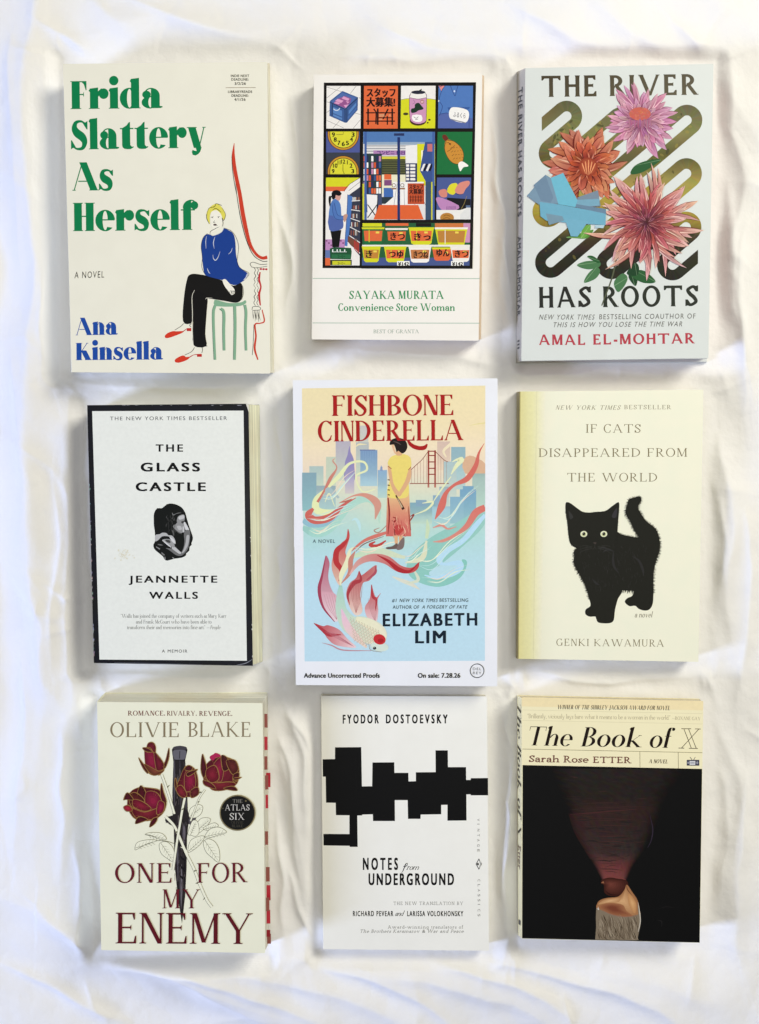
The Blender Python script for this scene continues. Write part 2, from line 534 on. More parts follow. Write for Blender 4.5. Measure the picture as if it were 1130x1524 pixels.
    def arch(self, xl, x1, X):
        T, t = self.T, self.t
        self.lv += 1
        xr = x1 + T / 2
        n = 14; pts = []
        rx = xr - xl
        for i in range(n + 1):
            g = math.radians(180 * i / n)            # 0 = right stem, 180 = left stem
            f = i / n
            Tw = T * (1 - f) ** .6 + t * .6 * f
            cx = (xl + xr) / 2
            pts.append(((cx + rx / 2 * math.cos(g), X * .66 + X * .36 * math.sin(g)), (cx + (rx / 2 - Tw) * math.cos(g), X * .66 + (X * .36 - t * 1.1) * math.sin(g))))
        for i in range(n): self.poly(pts[i][0], pts[i + 1][0], pts[i + 1][1], pts[i][1])
    def line(self, s):
        """polygons of a whole line, x from 0; returns polys, ink width"""
        x = 0; out = []
        for k, ch in enumerate(s):
            if ch == ' ':
                x += .3 + self.sp; continue
            q, adv = self.glyph(ch)
            for lv, p in q:
                out.append((lv + 10 * (k % 2), [(px + x, py) for px, py in p]))
            x += adv + self.sp
        if self.slant:
            out = [(lv, [(px + py * self.slant, py) for px, py in p]) for lv, p in out]
        return out

def crom(pts, n=8, closed=False):
    """Catmull-Rom points through pts"""
    P_ = [tuple(map(float, p)) for p in pts]
    m = len(P_)
    out = []
    rng = range(m) if closed else range(m - 1)
    for i in rng:
        if closed:
            p0, p1, p2, p3 = P_[i - 1], P_[i], P_[(i + 1) % m], P_[(i + 2) % m]
        else:
            p1, p2 = P_[i], P_[i + 1]
            p0 = P_[i - 1] if i > 0 else tuple(2 * a - b for a, b in zip(p1, p2))
            p3 = P_[i + 2] if i + 2 < m else tuple(2 * a - b for a, b in zip(p2, p1))
        for j in range(n):
            u = j / n
            out.append(tuple(.5 * ((2 * b) + (-a + c) * u + (2 * a - 5 * b + 4 * c - d) * u * u + (-a + 3 * b - 3 * c + d) * u ** 3) for a, b, c, d in zip(p0, p1, p2, p3)))
    if not closed: out.append(P_[-1])
    return out

_sans_cache = {}
def sans_line(s, bold=0.0, sp=1.0, slant=0.0):
    """plain sans lettering from the built-in font, cap height 1"""
    key = (s, bold, sp, slant)
    if key in _sans_cache: return _sans_cache[key]
    def mesh_of(txt, off):
        cu = bpy.data.curves.new('lettering', 'FONT')
        cu.body = txt; cu.size = 1; cu.space_character = sp; cu.offset = off; cu.shear = slant
        cu.resolution_u = 4
        o = bpy.data.objects.new('lettering', cu)
        COL.objects.link(o)
        dg = bpy.context.evaluated_depsgraph_get()
        me = bpy.data.meshes.new_from_object(o.evaluated_get(dg))
        v = [(p.co.x, p.co.y) for p in me.vertices]
        f = [list(p.vertices) for p in me.polygons]
        bpy.data.objects.remove(o); bpy.data.curves.remove(cu); bpy.data.meshes.remove(me)
        return v, f
    hv, _ = mesh_of('H', 0)
    ch = max(y for _, y in hv)
    v, f = mesh_of(s, bold)
    r = ([(x / ch, y / ch) for x, y in v], f)
    _sans_cache[key] = r
    return r

# ------------------------------------------------------------------ printing on a flat face
class Print:
    """collects printed shapes given in photo pixels and lays them on a face of a book; each shape a hair above the last"""
    layer = {}
    def __init__(self, face, key):
        self.face = face            # function (px, py, lift) -> world point
        self.key = key
        self.ox = self.oy = 0; self.k = 1
        self.clear()
    def clear(self):
        self.v = []; self.f = []; self.c = []
    def frame(self, ox=0, oy=0, k=1):
        self.ox, self.oy, self.k = ox, oy, k
        return self
    def z(self):
        n = Print.layer.get(self.key, 0) + 1
        Print.layer[self.key] = n
        return 1.5e-5 + n * 3.5e-7
    def tr(self, p):
        return (self.ox + p[0] * self.k, self.oy + p[1] * self.k)
    def put(self, pts, faces, col, lift=None, jig=0):
        z = self.z() if lift is None else lift
        b = len(self.v)
        many = isinstance(col, list)
        for i, p in enumerate(pts):
            self.v.append(self.face(p[0], p[1], z + jig * i))
            c = col[i] if many else (col(p[0], p[1]) if callable(col) else col)
            self.c.append(rgb(c))
        for f in faces: self.f.append([b + i for i in f])
    def poly(self, pts, col, smooth=0):
        if smooth: pts = crom(pts, smooth if smooth > 1 else 6, True)
        pts = [self.tr(p) for p in pts]
        if len(pts) == 3: tri = [(0, 1, 2)]
        else: tri = tessellate_polygon([[Vector((p[0], p[1], 0)) for p in pts]])
        self.put(pts, [list(t) for t in tri], col)
        return pts
    def rect(self, x0, y0, x1, y1, c, c2=None):
        pts = [self.tr(p) for p in ((x0, y0), (x1, y0), (x1, y1), (x0, y1))]
        self.put(pts, [[0, 1, 2, 3]], [c, c, c2 or c, c2 or c])
    def soft(self, pts, c0, c1, n=6, end=.15, at=None, smooth=5):
        """a painted patch: c0 at its rim running softly to c1 at `at`"""
        q = crom(pts, smooth, True) if smooth else pts
        cx, cy = at or (sum(a[0] for a in q) / len(q), sum(a[1] for a in q) / len(q))
        for i in range(n):
            k = 1 - (1 - end) * i / (n - 1)
            self.poly([(cx + (x - cx) * k, cy + (y - cy) * k) for x, y in q], mix(c0, c1, i / (n - 1)))
    def ell(self, cx, cy, rx, ry, col, n=28, rot=0):
        cr, sr = math.cos(rot), math.sin(rot)
        pts = []
        for i in range(n):
            a = 2 * math.pi * i / n
            x, y = rx * math.cos(a), ry * math.sin(a)
            pts.append(self.tr((cx + x * cr - y * sr, cy + x * sr + y * cr)))
        self.put(pts, [list(range(n))], col)
    def arc(self, cx, cy, r, w_, col, a0=0, a1=360, n=40, ry=None):
        ry = ry or r
        self.stroke([(cx + r * math.cos(math.radians(a0 + (a1 - a0) * i / n)), cy + ry * math.sin(math.radians(a0 + (a1 - a0) * i / n))) for i in range(n + 1)], w_, col, smooth=0)
    def stroke(self, pts, wd, col, col2=None, smooth=6, taper=None):
        """a drawn line; wd one width or a list of widths along it; col -> col2 along its length"""
        n = len(pts)
        ws = wd if isinstance(wd, (list, tuple)) else [wd] * n
        if len(ws) != n:
            ws = [np.interp(i / (n - 1), np.linspace(0, 1, len(ws)), ws) for i in range(n)]
        q = [(p[0], p[1], w_) for p, w_ in zip(pts, ws)]
        if smooth and n > 2: q = crom(q, smooth)
        m = len(q); L = []; cols = []
        for i, p in enumerate(q):
            a = q[max(i - 1, 0)]; b = q[min(i + 1, m - 1)]
            dx, dy = b[0] - a[0], b[1] - a[1]; ln = math.hypot(dx, dy) or 1e-9
            h = max(p[2], 0.0) / 2
            l_, r_ = (p[0] - dy / ln * h, p[1] + dx / ln * h), (p[0] + dy / ln * h, p[1] - dx / ln * h)
            if i:
                if (l_[0] - pl[0]) * dx + (l_[1] - pl[1]) * dy < 0: l_ = pl
                if (r_[0] - pr_[0]) * dx + (r_[1] - pr_[1]) * dy < 0: r_ = pr_
            pl, pr_ = l_, r_
            L.append(self.tr(l_)); L.append(self.tr(r_))
            c = mix(col, col2, i / (m - 1)) if col2 else col
            cols += [c, c]
        self.put(L, [[2 * i, 2 * i + 1, 2 * i + 3, 2 * i + 2] for i in range(m - 1)], cols)
    def grid(self, quad, nu, nv, fn):
        """a field of colour: quad TL,TR,BR,BL, fn(u,v)->colour"""
        pts = []; cols = []
        for j in range(nv + 1):
            for i in range(nu + 1):
                u, v = i / nu, j / nv
                a = mix2(quad[0], quad[1], u); b = mix2(quad[3], quad[2], u)
                pts.append(self.tr(mix2(a, b, v))); cols.append(fn(u, v))
        self.put(pts, [[j * (nu + 1) + i, j * (nu + 1) + i + 1, (j + 1) * (nu + 1) + i + 1, (j + 1) * (nu + 1) + i] for j in range(nv) for i in range(nu)], cols)
    def letters(self, polys, O, U, V, col, fit=True):
        """polys in letter space; O start of baseline, U vector along the line for the full ink width, V vector for the cap height"""
        xs = [p[0] for _, q in polys for p in q]
        x0, x1 = min(xs), max(xs)
        z = self.z()
        for lv, q in polys:
            pts = []
            for x, y in q:
                a = (x - x0) / (x1 - x0)
                pts.append(self.tr((O[0] + U[0] * a + V[0] * y, O[1] + U[1] * a + V[1] * y)))
            self.put(pts, [list(range(len(pts)))], col, lift=z + lv * 2.5e-7)
        Print.layer[self.key] += 16
    def text(self, s, x0, x1, y, cap, face, col, y1=None):
        """a line of lettering; y baseline at x0, y1 baseline at x1, cap height in pixels"""
        y1 = y if y1 is None else y1
        O, U = (x0, y), (x1 - x0, y1 - y)
        ln = math.hypot(*U)
        V = (U[1] / ln * cap, -U[0] / ln * cap)
        self.text_at(s, O, U, V, face, col)
    def text_at(self, s, O, U, V, face, col):
        if isinstance(face, Face):
            self.letters(face.line(s), O, U, V, col)
        else:
            bold = face[0]
            v, f = sans_line(s, 0.0, face[1], face[2])
            xs = [p[0] for p in v]; a0, a1 = min(xs), max(xs)
            pts = [self.tr((O[0] + U[0] * (x - a0) / (a1 - a0) + V[0] * yy, O[1] + U[1] * (x - a0) / (a1 - a0) + V[1] * yy)) for x, yy in v]
            e = bold / .73
            for mx_, my_ in ((0, 0),) if not e else ((0, 0), (-1, -.5), (1, .5), (-1, .5), (1, -.5)):
                dx_, dy_ = mx_ * e * 1.15, my_ * e * 1.15
                sx_ = 1 / (a1 - a0)
                q = [(x + (U[0] * dx_ * sx_ + V[0] * dy_) * self.k, y + (U[1] * dx_ * sx_ + V[1] * dy_) * self.k) for x, y in pts]
                self.put(q, f, col)
    def done(self, name, parent, mat=None, label=None):
        o = link_mesh(name, self.v, self.f, mat or INK, parent, cols=self.c)
        if label: o['label'] = label
        self.clear()
        return o

def mix2(a, b, u):
    return (a[0] + (b[0] - a[0]) * u, a[1] + (b[1] - a[1]) * u)

# ------------------------------------------------------------------ where the books lie (photo pixels of the front covers, TL TR BR BL)
QUADS = {
    'frida': [(94, 95), (398, 92.3), (402.5, 556), (107, 554)],
    'shop': [(467.5, 111.5), (718, 109.5), (712.5, 507), (464.5, 505)],
    'river': [(782, 101.5), (1062, 95), (1054.5, 533), (776, 537)],
    'glass': [(130, 603), (370, 600.8), (376.5, 991), (140, 986.8)],
    'fish': [(436, 566), (740.8, 563), (740.2, 1021.5), (440.5, 1019.5)],
    'cat': [(773.5, 582.7), (1047, 580), (1039.5, 985), (770.8, 980.5)],
    'rose': [(144.8, 1044.6), (391, 1046.4), (395, 1418.5), (151, 1414)],
    'notes': [(478.3, 1035.6), (725, 1036.5), (728, 1415), (481.5, 1412.6)],
    'dark': [(776.5, 1038.8), (1047, 1044.6), (1041.6, 1403), (777.2, 1396.8)],
}

# ------------------------------------------------------------------ the bedsheet
def sheet():
    px0, px1, py0, py1 = -350, 1480, -350, 1880
    nx, ny = 850, 1036
    gx = np.linspace(px0, px1, nx); gy = np.linspace(py0, py1, ny)
    X, Y = np.meshgrid(gx, gy)
    rs = np.random.RandomState(11)

    def vnoise(sc, seed, sx=1.0, sy=1.0, rot=0.0):
        r = np.random.RandomState(seed)
        g = r.rand(256, 256)
        c, s = math.cos(rot), math.sin(rot)
        U = (X * c + Y * s) / (sc * sx) + 40; V = (-X * s + Y * c) / (sc * sy) + 40
        i = np.floor(U).astype(int); j = np.floor(V).astype(int)
        fu = U - i; fv = V - j
        fu = fu * fu * (3 - 2 * fu); fv = fv * fv * (3 - 2 * fv)
        a = g[i % 256, j % 256]; b = g[(i + 1) % 256, j % 256]; cc = g[i % 256, (j + 1) % 256]; d = g[(i + 1) % 256, (j + 1) % 256]
        return (a * (1 - fu) + b * fu) * (1 - fv) + (cc * (1 - fu) + d * fu) * fv - .5

    Wx = X + 26 * vnoise(130, 21) + 8 * vnoise(45, 22)
    Wy = Y + 26 * vnoise(130, 23) + 8 * vnoise(45, 24)

    def crease(pts, h, wd, lean=1.9):
        """a fold: steep on one side, easy on the other, dying out at both ends"""
        p = crom(pts, 6) if len(pts) > 2 else pts
        pad = wd * 1.35 * lean * 3.4 + 30
        xa, xb = min(q[0] for q in p) - pad, max(q[0] for q in p) + pad
        ya, yb = min(q[1] for q in p) - pad, max(q[1] for q in p) + pad
        i0, i1 = np.searchsorted(gx, [xa, xb]); j0, j1 = np.searchsorted(gy, [ya, yb])
        if i1 - i0 < 2 or j1 - j0 < 2: return
        sl = (slice(j0, j1), slice(i0, i1))
        wx, wy = Wx[sl], Wy[sl]
        best = np.full(wx.shape, 1e9); sg = np.zeros_like(wx); uu = np.zeros_like(wx)
        seg = [math.hypot(b[0] - a[0], b[1] - a[1]) for a, b in zip(p[:-1], p[1:])]
        tot = sum(seg); run = 0
        for a, b, L in zip(p[:-1], p[1:], seg):
            dx, dy = b[0] - a[0], b[1] - a[1]
            t = np.clip(((wx - a[0]) * dx + (wy - a[1]) * dy) / (L * L), 0, 1)
            ex, ey = wx - a[0] - t * dx, wy - a[1] - t * dy
            d = np.hypot(ex, ey)
            k = d < best
            best = np.where(k, d, best); sg = np.where(k, np.sign(dx * ey - dy * ex), sg); uu = np.where(k, (run + t * L) / tot, uu)
            run += L
        w_ = wd * (.75 + .6 * uu)
        w_ = np.where(sg > 0, w_, w_ * lean)
        e = w_ * .22
        prof = np.exp(-(np.sqrt(best ** 2 + e ** 2) - e) / w_ * 1.5) * np.exp(-(best / (w_ * 3.2)) ** 2)
        Z[sl] += h * prof * np.sin(np.pi * np.clip(uu * .96 + .02, 0, 1)) ** .6

    Z = np.zeros_like(X)
    Z += .0004 * vnoise(17, 6, 2.2, .8, .9) * np.clip(vnoise(120, 7) * 4, 0, 1)
    ZL = .008 * vnoise(360, 1) + .006 * vnoise(190, 2, 1, 1, .4)
    Z += .0035 * vnoise(95, 3, 1.8, .8, .6) + .0012 * vnoise(44, 5, 1.6, .8, 1.1)
    for pts, h, wd in FOLDS:
        crease(pts, h * (.58 if wd > 14 else .6), wd * 1.15, rs.uniform(1.4, 2.6))
    for i in range(130):                              # stray small wrinkles
        x, y, a = rs.uniform(-150, 1280), rs.uniform(-150, 1680), rs.choice([.9, 1.4, -1.2, .3]) + rs.uniform(-.5, .5)
        L = rs.uniform(40, 170); bx = rs.uniform(-25, 25)
        c, s_ = math.cos(a), math.sin(a)
        crease([(x, y), (x + c * L / 2 - s_ * bx, y + s_ * L / 2 + c * bx), (x + c * L, y + s_ * L)], rs.uniform(.0005, .0017), rs.uniform(6, 15), 1.7)
    for q in QUADS.values():                         # puckers where a book's corners and edges press in
        cx = sum(p[0] for p in q) / 4; cy = sum(p[1] for p in q) / 4
        for c in q:
            for k in range(2):
                a = math.atan2(c[1] - cy, c[0] - cx) + rs.uniform(-.8, .8); L = rs.uniform(30, 80)
                x, y = c[0] + 4 * math.cos(a), c[1] + 4 * math.sin(a)
                crease([(x, y), (x + math.cos(a) * L * .5, y + math.sin(a) * L * .5 + rs.uniform(-8, 8)), (x + math.cos(a) * L, y + math.sin(a) * L)], rs.uniform(.0004, .0013), rs.uniform(5, 9), 1.6)
        for k in range(5):
            i = rs.randint(4); u = rs.uniform(.15, .85)
            x, y = mix2(q[i], q[(i + 1) % 4], u); a = math.atan2(y - cy, x - cx) + rs.uniform(-1.1, 1.1); L = rs.uniform(25, 60)
            crease([(x, y), (x + math.cos(a) * L * .5 + rs.uniform(-6, 6), y + math.sin(a) * L * .5), (x + math.cos(a) * L, y + math.sin(a) * L)], rs.uniform(.0003, .0010), rs.uniform(5, 8), 1.5)
    # the books press the cloth flat
    M = np.full(X.shape, 1e9)
    for q in QUADS.values():
        xs = [p[0] for p in q]; ys = [p[1] for p in q]
        cx, cy = (min(xs) + max(xs)) / 2, (min(ys) + max(ys)) / 2
        hx, hy = (max(xs) - min(xs)) / 2 + 3, (max(ys) - min(ys)) / 2 + 3
        dx = np.maximum(np.abs(X - cx) - hx, 0); dy = np.maximum(np.abs(Y - cy) - hy, 0)
        M = np.minimum(M, np.hypot(dx, dy))
    m = np.clip((M - .5) / 22, 0, 1); m = m * m * (3 - 2 * m)
    ml = np.clip(M / 85, 0, 1); ml = ml * ml * (3 - 2 * ml)
    Zmin = -.004
    ZL = np.where(ZL < Zmin, Zmin + (ZL - Zmin) * .3, ZL)
    Z = np.where(Z < Zmin, Zmin + (Z - Zmin) * .3, Z)
    Z = Z * m + ZL * ml - .0004
    k = K0
    V = np.stack([(X - 565) * k, (762 - Y) * k, Z], -1).reshape(-1, 3)
    idx = np.arange(nx * ny).reshape(ny, nx)
    F = np.stack([idx[:-1, :-1], idx[1:, :-1], idx[1:, 1:], idx[:-1, 1:]], -1).reshape(-1, 4)
    me = bpy.data.meshes.new('bedsheet')
    me.vertices.add(len(V)); me.vertices.foreach_set('co', V.astype(np.float32).ravel())
    me.loops.add(F.size); me.loops.foreach_set('vertex_index', F.astype(np.int32).ravel())
    me.polygons.add(len(F)); me.polygons.foreach_set('loop_start', np.arange(0, F.size, 4, dtype=np.int32))
    me.update(calc_edges=True)
    me.polygons.foreach_set('use_smooth', [True] * len(me.polygons))
    m_, nt, b = base_mat('white_cotton', .85, .2)
    n = noise(nt, 9, 4)
    rp = nt.nodes.new('ShaderNodeValToRGB')
    rp.color_ramp.elements[0].position = .3; rp.color_ramp.elements[1].position = .7
    rp.color_ramp.elements[0].color = (.855, .85, .84, 1); rp.color_ramp.elements[1].color = (.89, .888, .882, 1)
    nt.links.new(n.outputs['Fac'], rp.inputs[0]); nt.links.new(rp.outputs[0], b.inputs['Base Color'])
    b.inputs['Sheen Weight'].default_value = .15
    # weave and fine crumple
    tc = nt.nodes.new('ShaderNodeTexCoord')
    w1 = nt.nodes.new('ShaderNodeTexWave'); w1.bands_direction = 'X'; w1.inputs['Scale'].default_value = 380
    w2 = nt.nodes.new('ShaderNodeTexWave'); w2.bands_direction = 'Y'; w2.inputs['Scale'].default_value = 380
    for w_ in (w1, w2):
        w_.inputs['Distortion'].default_value = 1.0
        nt.links.new(tc.outputs['Object'], w_.inputs['Vector'])
    ad = nt.nodes.new('ShaderNodeMath'); ad.operation = 'ADD'
    nt.links.new(w1.outputs['Fac'], ad.inputs[0]); nt.links.new(w2.outputs['Fac'], ad.inputs[1])
    b1 = nt.nodes.new('ShaderNodeBump'); b1.inputs['Strength'].default_value = .2; b1.inputs['Distance'].default_value = .0003
    nt.links.new(ad.outputs[0], b1.inputs['Height'])
    n2 = noise(nt, 55, 4)
    b2 = nt.nodes.new('ShaderNodeBump'); b2.inputs['Strength'].default_value = .42; b2.inputs['Distance'].default_value = .003
    nt.links.new(n2.outputs['Fac'], b2.inputs['Height']); nt.links.new(b1.outputs[0], b2.inputs['Normal'])
    nt.links.new(b2.outputs[0], b.inputs['Normal'])
    me.materials.append(m_)
    o = bpy.data.objects.new('bedsheet', me)
    COL.objects.link(o)
    prop(o, 'rumpled white cotton bedsheet with soft folds under the nine books', 'bedsheet', kind='structure')
    return o

FOLDS = [
    ([(58, -200), (52, 200), (62, 480), (48, 760), (66, 1060), (60, 1300)], .020, 30),
    ([(-40, 100), (0, 500), (-8, 900), (6, 1200)], -.012, 34),
    ([(-120, 200), (-90, 700), (-110, 1200)], .018, 40),
    ([(20, 860), (70, 930), (60, 1010), (110, 1080)], .008, 20),
    ([(96, 640), (104, 820), (112, 960), (100, 1130)], .006, 13),
    ([(0, 1330), (110, 1385), (240, 1440), (400, 1500), (560, 1560)], .017, 30),
    ([(-20, 1420), (140, 1490), (300, 1560)], -.010, 30),
    ([(250, 1436), (420, 1452), (560, 1500), (700, 1560)], .012, 22),
    ([(560, 1445), (660, 1462), (760, 1490), (880, 1540)], .012, 19),
    ([(600, 1418), (700, 1436), (800, 1470)], -.006, 14),
    ([(880, 1440), (1000, 1455), (1120, 1500)], .006, 26),
    ([(420, 1055), (445, 1120), (452, 1200), (470, 1270)], .010, 12),
    ([(410, 1130), (440, 1230), (466, 1340)], .007, 10),
    ([(742, 1110), (752, 1200), (748, 1300), (760, 1380)], .008, 10),
    ([(736, 1240), (748, 1300), (742, 1370)], .005, 8),
    ([(404, 590), (420, 700), (414, 820), (425, 960)], .005, 11),
    ([(735, 250), (752, 330), (745, 420), (756, 500)], .008, 11),
    ([(742, 520), (760, 545), (780, 560), (830, 566)], .006, 10),
    ([(430, 230), (440, 320), (432, 400), (446, 500)], .006, 12),
    ([(640, 40), (760, 56), (860, 30), (960, -20)], .008, 34),
    ([(880, 10), (940, 50), (1010, 80), (1090, 130), (1130, 220)], .012, 26),
    ([(1080, 150), (1094, 300), (1084, 420), (1108, 540)], .012, 18),
    ([(1075, 640), (1088, 760), (1078, 860), (1096, 980)], .009, 15),
    ([(100, 60), (220, 40), (330, 52), (480, 30)], .009, 30),
    ([(130, 0), (180, 40), (250, 62)], .008, 22),
    ([(500, 84), (600, 90), (700, 80)], .004, 12),
    ([(90, 575), (200, 572), (330, 578), (420, 560)], .006, 11),
    ([(110, 1010), (250, 1008), (400, 1012)], .006, 10),
    ([(1060, 1060), (1090, 1180), (1078, 1320), (1110, 1440)], .008, 20),
    # finer creases running down both sides and along the foot
    ([(20, 60), (34, 240), (22, 420)], .007, 12), ([(86, 330), (78, 470), (92, 580)], .006, 9), ([(30, 520), (44, 700), (28, 840)], .007, 12), ([(84, 700), (90, 860), (80, 1000)], .005, 8),
    ([(22, 980), (40, 1120), (24, 1280)], .008, 12), ([(96, 1080), (104, 1200), (96, 1320)], .006, 9), ([(118, 1250), (128, 1350), (160, 1420)], .006, 9),
    ([(60, 1350), (170, 1420), (300, 1470), (420, 1530)], .010, 12), ([(180, 1432), (300, 1450), (420, 1490), (520, 1540)], .008, 10), ([(10, 1440), (90, 1470), (200, 1530)], .009, 12),
    ([(480, 1432), (600, 1470), (700, 1530)], .009, 11), ([(620, 1425), (740, 1452), (860, 1510)], .009, 11), ([(720, 1425), (820, 1450), (960, 1480), (1050, 1530)], .007, 11),
    ([(1070, 280), (1084, 380), (1066, 470)], .006, 9), ([(1108, 330), (1100, 470), (1116, 620)], .007, 11), ([(1066, 700), (1074, 800), (1064, 900)], .005, 8), ([(1104, 760), (1112, 900), (1098, 1060)], .006, 10),
    ([(1062, 1150), (1070, 1250), (1060, 1360)], .005, 9), ([(1100, 1150), (1088, 1300), (1104, 1420)], .006, 11),
    ([(760, 20), (850, 60), (950, 74)], .006, 10), ([(1000, 30), (1050, 80), (1090, 180)], .007, 11), ([(560, 30), (650, 70), (760, 80)], .005, 10), ([(200, 10), (290, 50), (400, 64)], .005, 10), ([(60, 40), (120, 70), (160, 120)], .006, 10),
    ([(408, 1100), (428, 1160), (436, 1250), (456, 1330)], .006, 6), ([(424, 1060), (452, 1100), (468, 1170)], .006, 6), ([(430, 1290), (452, 1350), (470, 1400)], .005, 6), ([(404, 1200), (420, 1290), (430, 1400)], .005, 6),
    ([(742, 1060), (752, 1130), (744, 1210)], .005, 5), ([(738, 1180), (756, 1250), (750, 1340)], .005, 5), ([(412, 300), (430, 380), (424, 470)], .005, 6), ([(442, 150), (452, 240), (446, 330)], .004, 6), ([(732, 160), (744, 260), (736, 350)], .005, 6), ([(746, 360), (758, 440), (752, 520)], .005, 6),
    ([(400, 620), (420, 720), (410, 800)], .004, 5), ([(404, 820), (424, 900), (416, 980)], .004, 5), ([(748, 640), (760, 740), (752, 820)], .004, 5), ([(750, 820), (762, 900), (754, 1000)], .004, 5),
    ([(480, 520), (560, 532), (660, 526), (740, 540)], .005, 7), ([(780, 552), (880, 560), (980, 556)], .004, 6), ([(150, 1006), (260, 1014), (380, 1006)], .004, 5), ([(120, 576), (230, 582), (350, 574)], .004, 5), ([(780, 1000), (900, 1010), (1020, 1004)], .004, 6),
]
sheet()

# ------------------------------------------------------------------ books
def slab(name, quad_top, quad_bot, mat, parent, bev=.0):
    v = list(quad_top) + list(quad_bot)
    f = [(3, 2, 1, 0), (4, 5, 6, 7)] + [(i, (i + 1) % 4, 4 + (i + 1) % 4, 4 + i) for i in range(4)]
    return link_mesh(name, v, f, mat, parent)

LIFT = {'frida': .003, 'shop': .005, 'river': .001, 'glass': .003, 'fish': .004, 'cat': .001, 'rose': .002, 'notes': .007, 'dark': .004}

class Book:
    def __init__(self, key, name, label, t, cover, pages, base=None, ct=.0005, spine_c=None, inset=.0006, rough=.5,
                 fore_gap=0.0, cover2=None, spec=.35, group='books laid out in three rows on the bedsheet'):
        q = QUADS[key]
        self.q, self.t, self.key = q, t, key
        self.g = LIFT[key]; self.x0 = P(q[0][0], q[0][1], t).x
        top = [P(x, y, t) for x, y in q]
        low = [Vector((p.x, p.y, 0)) for p in top]
        if base:
            for i, b in enumerate(base):
                if b is not None: low[i] = P(b[0], b[1], 0)
        c = sum(low, Vector()) / 4
        self.root = bpy.data.objects.new(name, None)
        self.root.location = (c.x, c.y, 0)
        self.root.empty_display_size = .03
        COL.objects.link(self.root)
        prop(self.root, label, 'book', group)
        bpy.context.view_layer.update()
        self.top, self.low = top, low
        cm = paper_mat(name + '_cover_stock', cover, cover2, rough, spec)
        self.cover_mat = cm
        def at(z, ins=0, insr=None):
            f = z / t
            q_ = [low[i].lerp(top[i], f) for i in range(4)]
            q_ = [Vector((p.x, p.y, z)) for p in q_]
            if ins:
                ce = sum(q_, Vector()) / 4
                out = []
                for i, p in enumerate(q_):
                    d_ = ce - p
                    ix = ins if i in (0, 3) else (ins if insr is None else insr)
                    out.append(Vector((p.x + math.copysign(ix, d_.x), p.y + math.copysign(ins, d_.y), z)))
                return out
            return q_
        self.at = at
        lid = [self.face(x, y, 0) for x, y in q]
        ring = []
        for i, p in enumerate(lid):                      # corners a little rounded by handling
            r_ = random.uniform(.0003, .0006) if key in ('dark', 'river', 'cat', 'glass') else random.uniform(.0005, .0013)
            a = p + (lid[i - 1] - p).normalized() * r_; b = p + (lid[(i + 1) % 4] - p).normalized() * r_
            ring += [a * (1 - k) ** 2 + p * (2 * k * (1 - k)) + b * k ** 2 for k in (0, .25, .5, .75, 1)]
        n_ = len(ring)
        v = ring + [p - Vector((0, 0, ct)) for p in ring]
        f = [tuple(range(n_ - 1, -1, -1)), tuple(range(n_, 2 * n_))] + [(i, (i + 1) % n_, n_ + (i + 1) % n_, n_ + i) for i in range(n_)]
        self.cover = link_mesh('front_cover', v, f, cm, self.root)
        # page block: fine steps up its height so that the leaves bulge a touch unevenly
        pm = paper_mat(name + '_page_edges', pages, mix(pages, (120, 105, 80), .12), .8, .15, 30, lines=True)
        n = 7
        v = []; f = []
        for i in range(n):
            z = ct + (t - 2 * ct) * i / (n - 1)
            v += at(z, inset + (random.uniform(-.00015, .00015) if 0 < i < n - 1 else 0), inset + fore_gap)
        for i in range(n - 1):
            for j in range(4):
                f.append((4 * i + j, 4 * i + (j + 1) % 4, 4 * i + 4 + (j + 1) % 4, 4 * i + 4 + j))
        f += [(3, 2, 1, 0), tuple(4 * (n - 1) + j for j in range(4))]
        link_mesh('page_block', v, f, pm, self.root)
        slab('back_cover', at(ct, 0.0002, .0012), at(0, 0.0002, .0012), cm, self.root)
        # spine, wrapped round the left edge; a slight bow outwards
        sm = cm if spine_c is None else paper_mat(name + '_spine_stock', spine_c, None, rough, spec)
        a = at(t - ct * .02); b = at(ct * .02)
        v = []; f = []
        n = 6
        for i in range(n + 1):
            u = i / n
            bow = math.sin(math.pi * u) * self.bow(key)
            for e in (0, 3):
                p = a[e].lerp(b[e], u)
                v.append(p + Vector((-bow - .00005, 0, 0)))
                v.append(p + Vector((.0005, 0, 0)))
        for i in range(n):
            o0, o1 = 4 * i, 4 * i + 4
            f += [(o0, o1, o1 + 2, o0 + 2), (o0 + 1, o0 + 3, o1 + 3, o1 + 1), (o0, o0 + 1, o1 + 1, o1), (o0 + 2, o1 + 2, o1 + 3, o0 + 3)]
        f += [(0, 2, 3, 1), (4 * n, 4 * n + 1, 4 * n + 3, 4 * n + 2)]
        self.spine = link_mesh('spine', v, f, sm, self.root, smooth=False)
        self.pr = Print(self.face, key)
    def bow(self, key):
        return {'river': .0, 'dark': .0}.get(key, .0006)
    def face(self, px, py, lift):
        c = (px - 565) * K0 / CAM_H
        z = (self.t + self.g * (c * CAM_H - self.x0)) / (1 + self.g * c)
        return P(px, py, z + lift)
    def spine_face(self):
        """u 0..1 from head to tail, v 0..1 from the front cover down"""
        a0, a1, b0, b1 = self.top[0], self.top[3], self.low[0], self.low[3]
        bw = self.bow(self.key)
        def fn(u, v, lift):
            p = a0.lerp(a1, u).lerp(b0.lerp(b1, u), v)
            return p + Vector((-bw * math.sin(math.pi * v) - .0003 - lift, 0, 0))
        return Print(fn, self.key + '_spine')
    def add(self, name, label=None, mat=None, parent=None):
        return self.pr.done(name, parent or self.cover, mat, label)

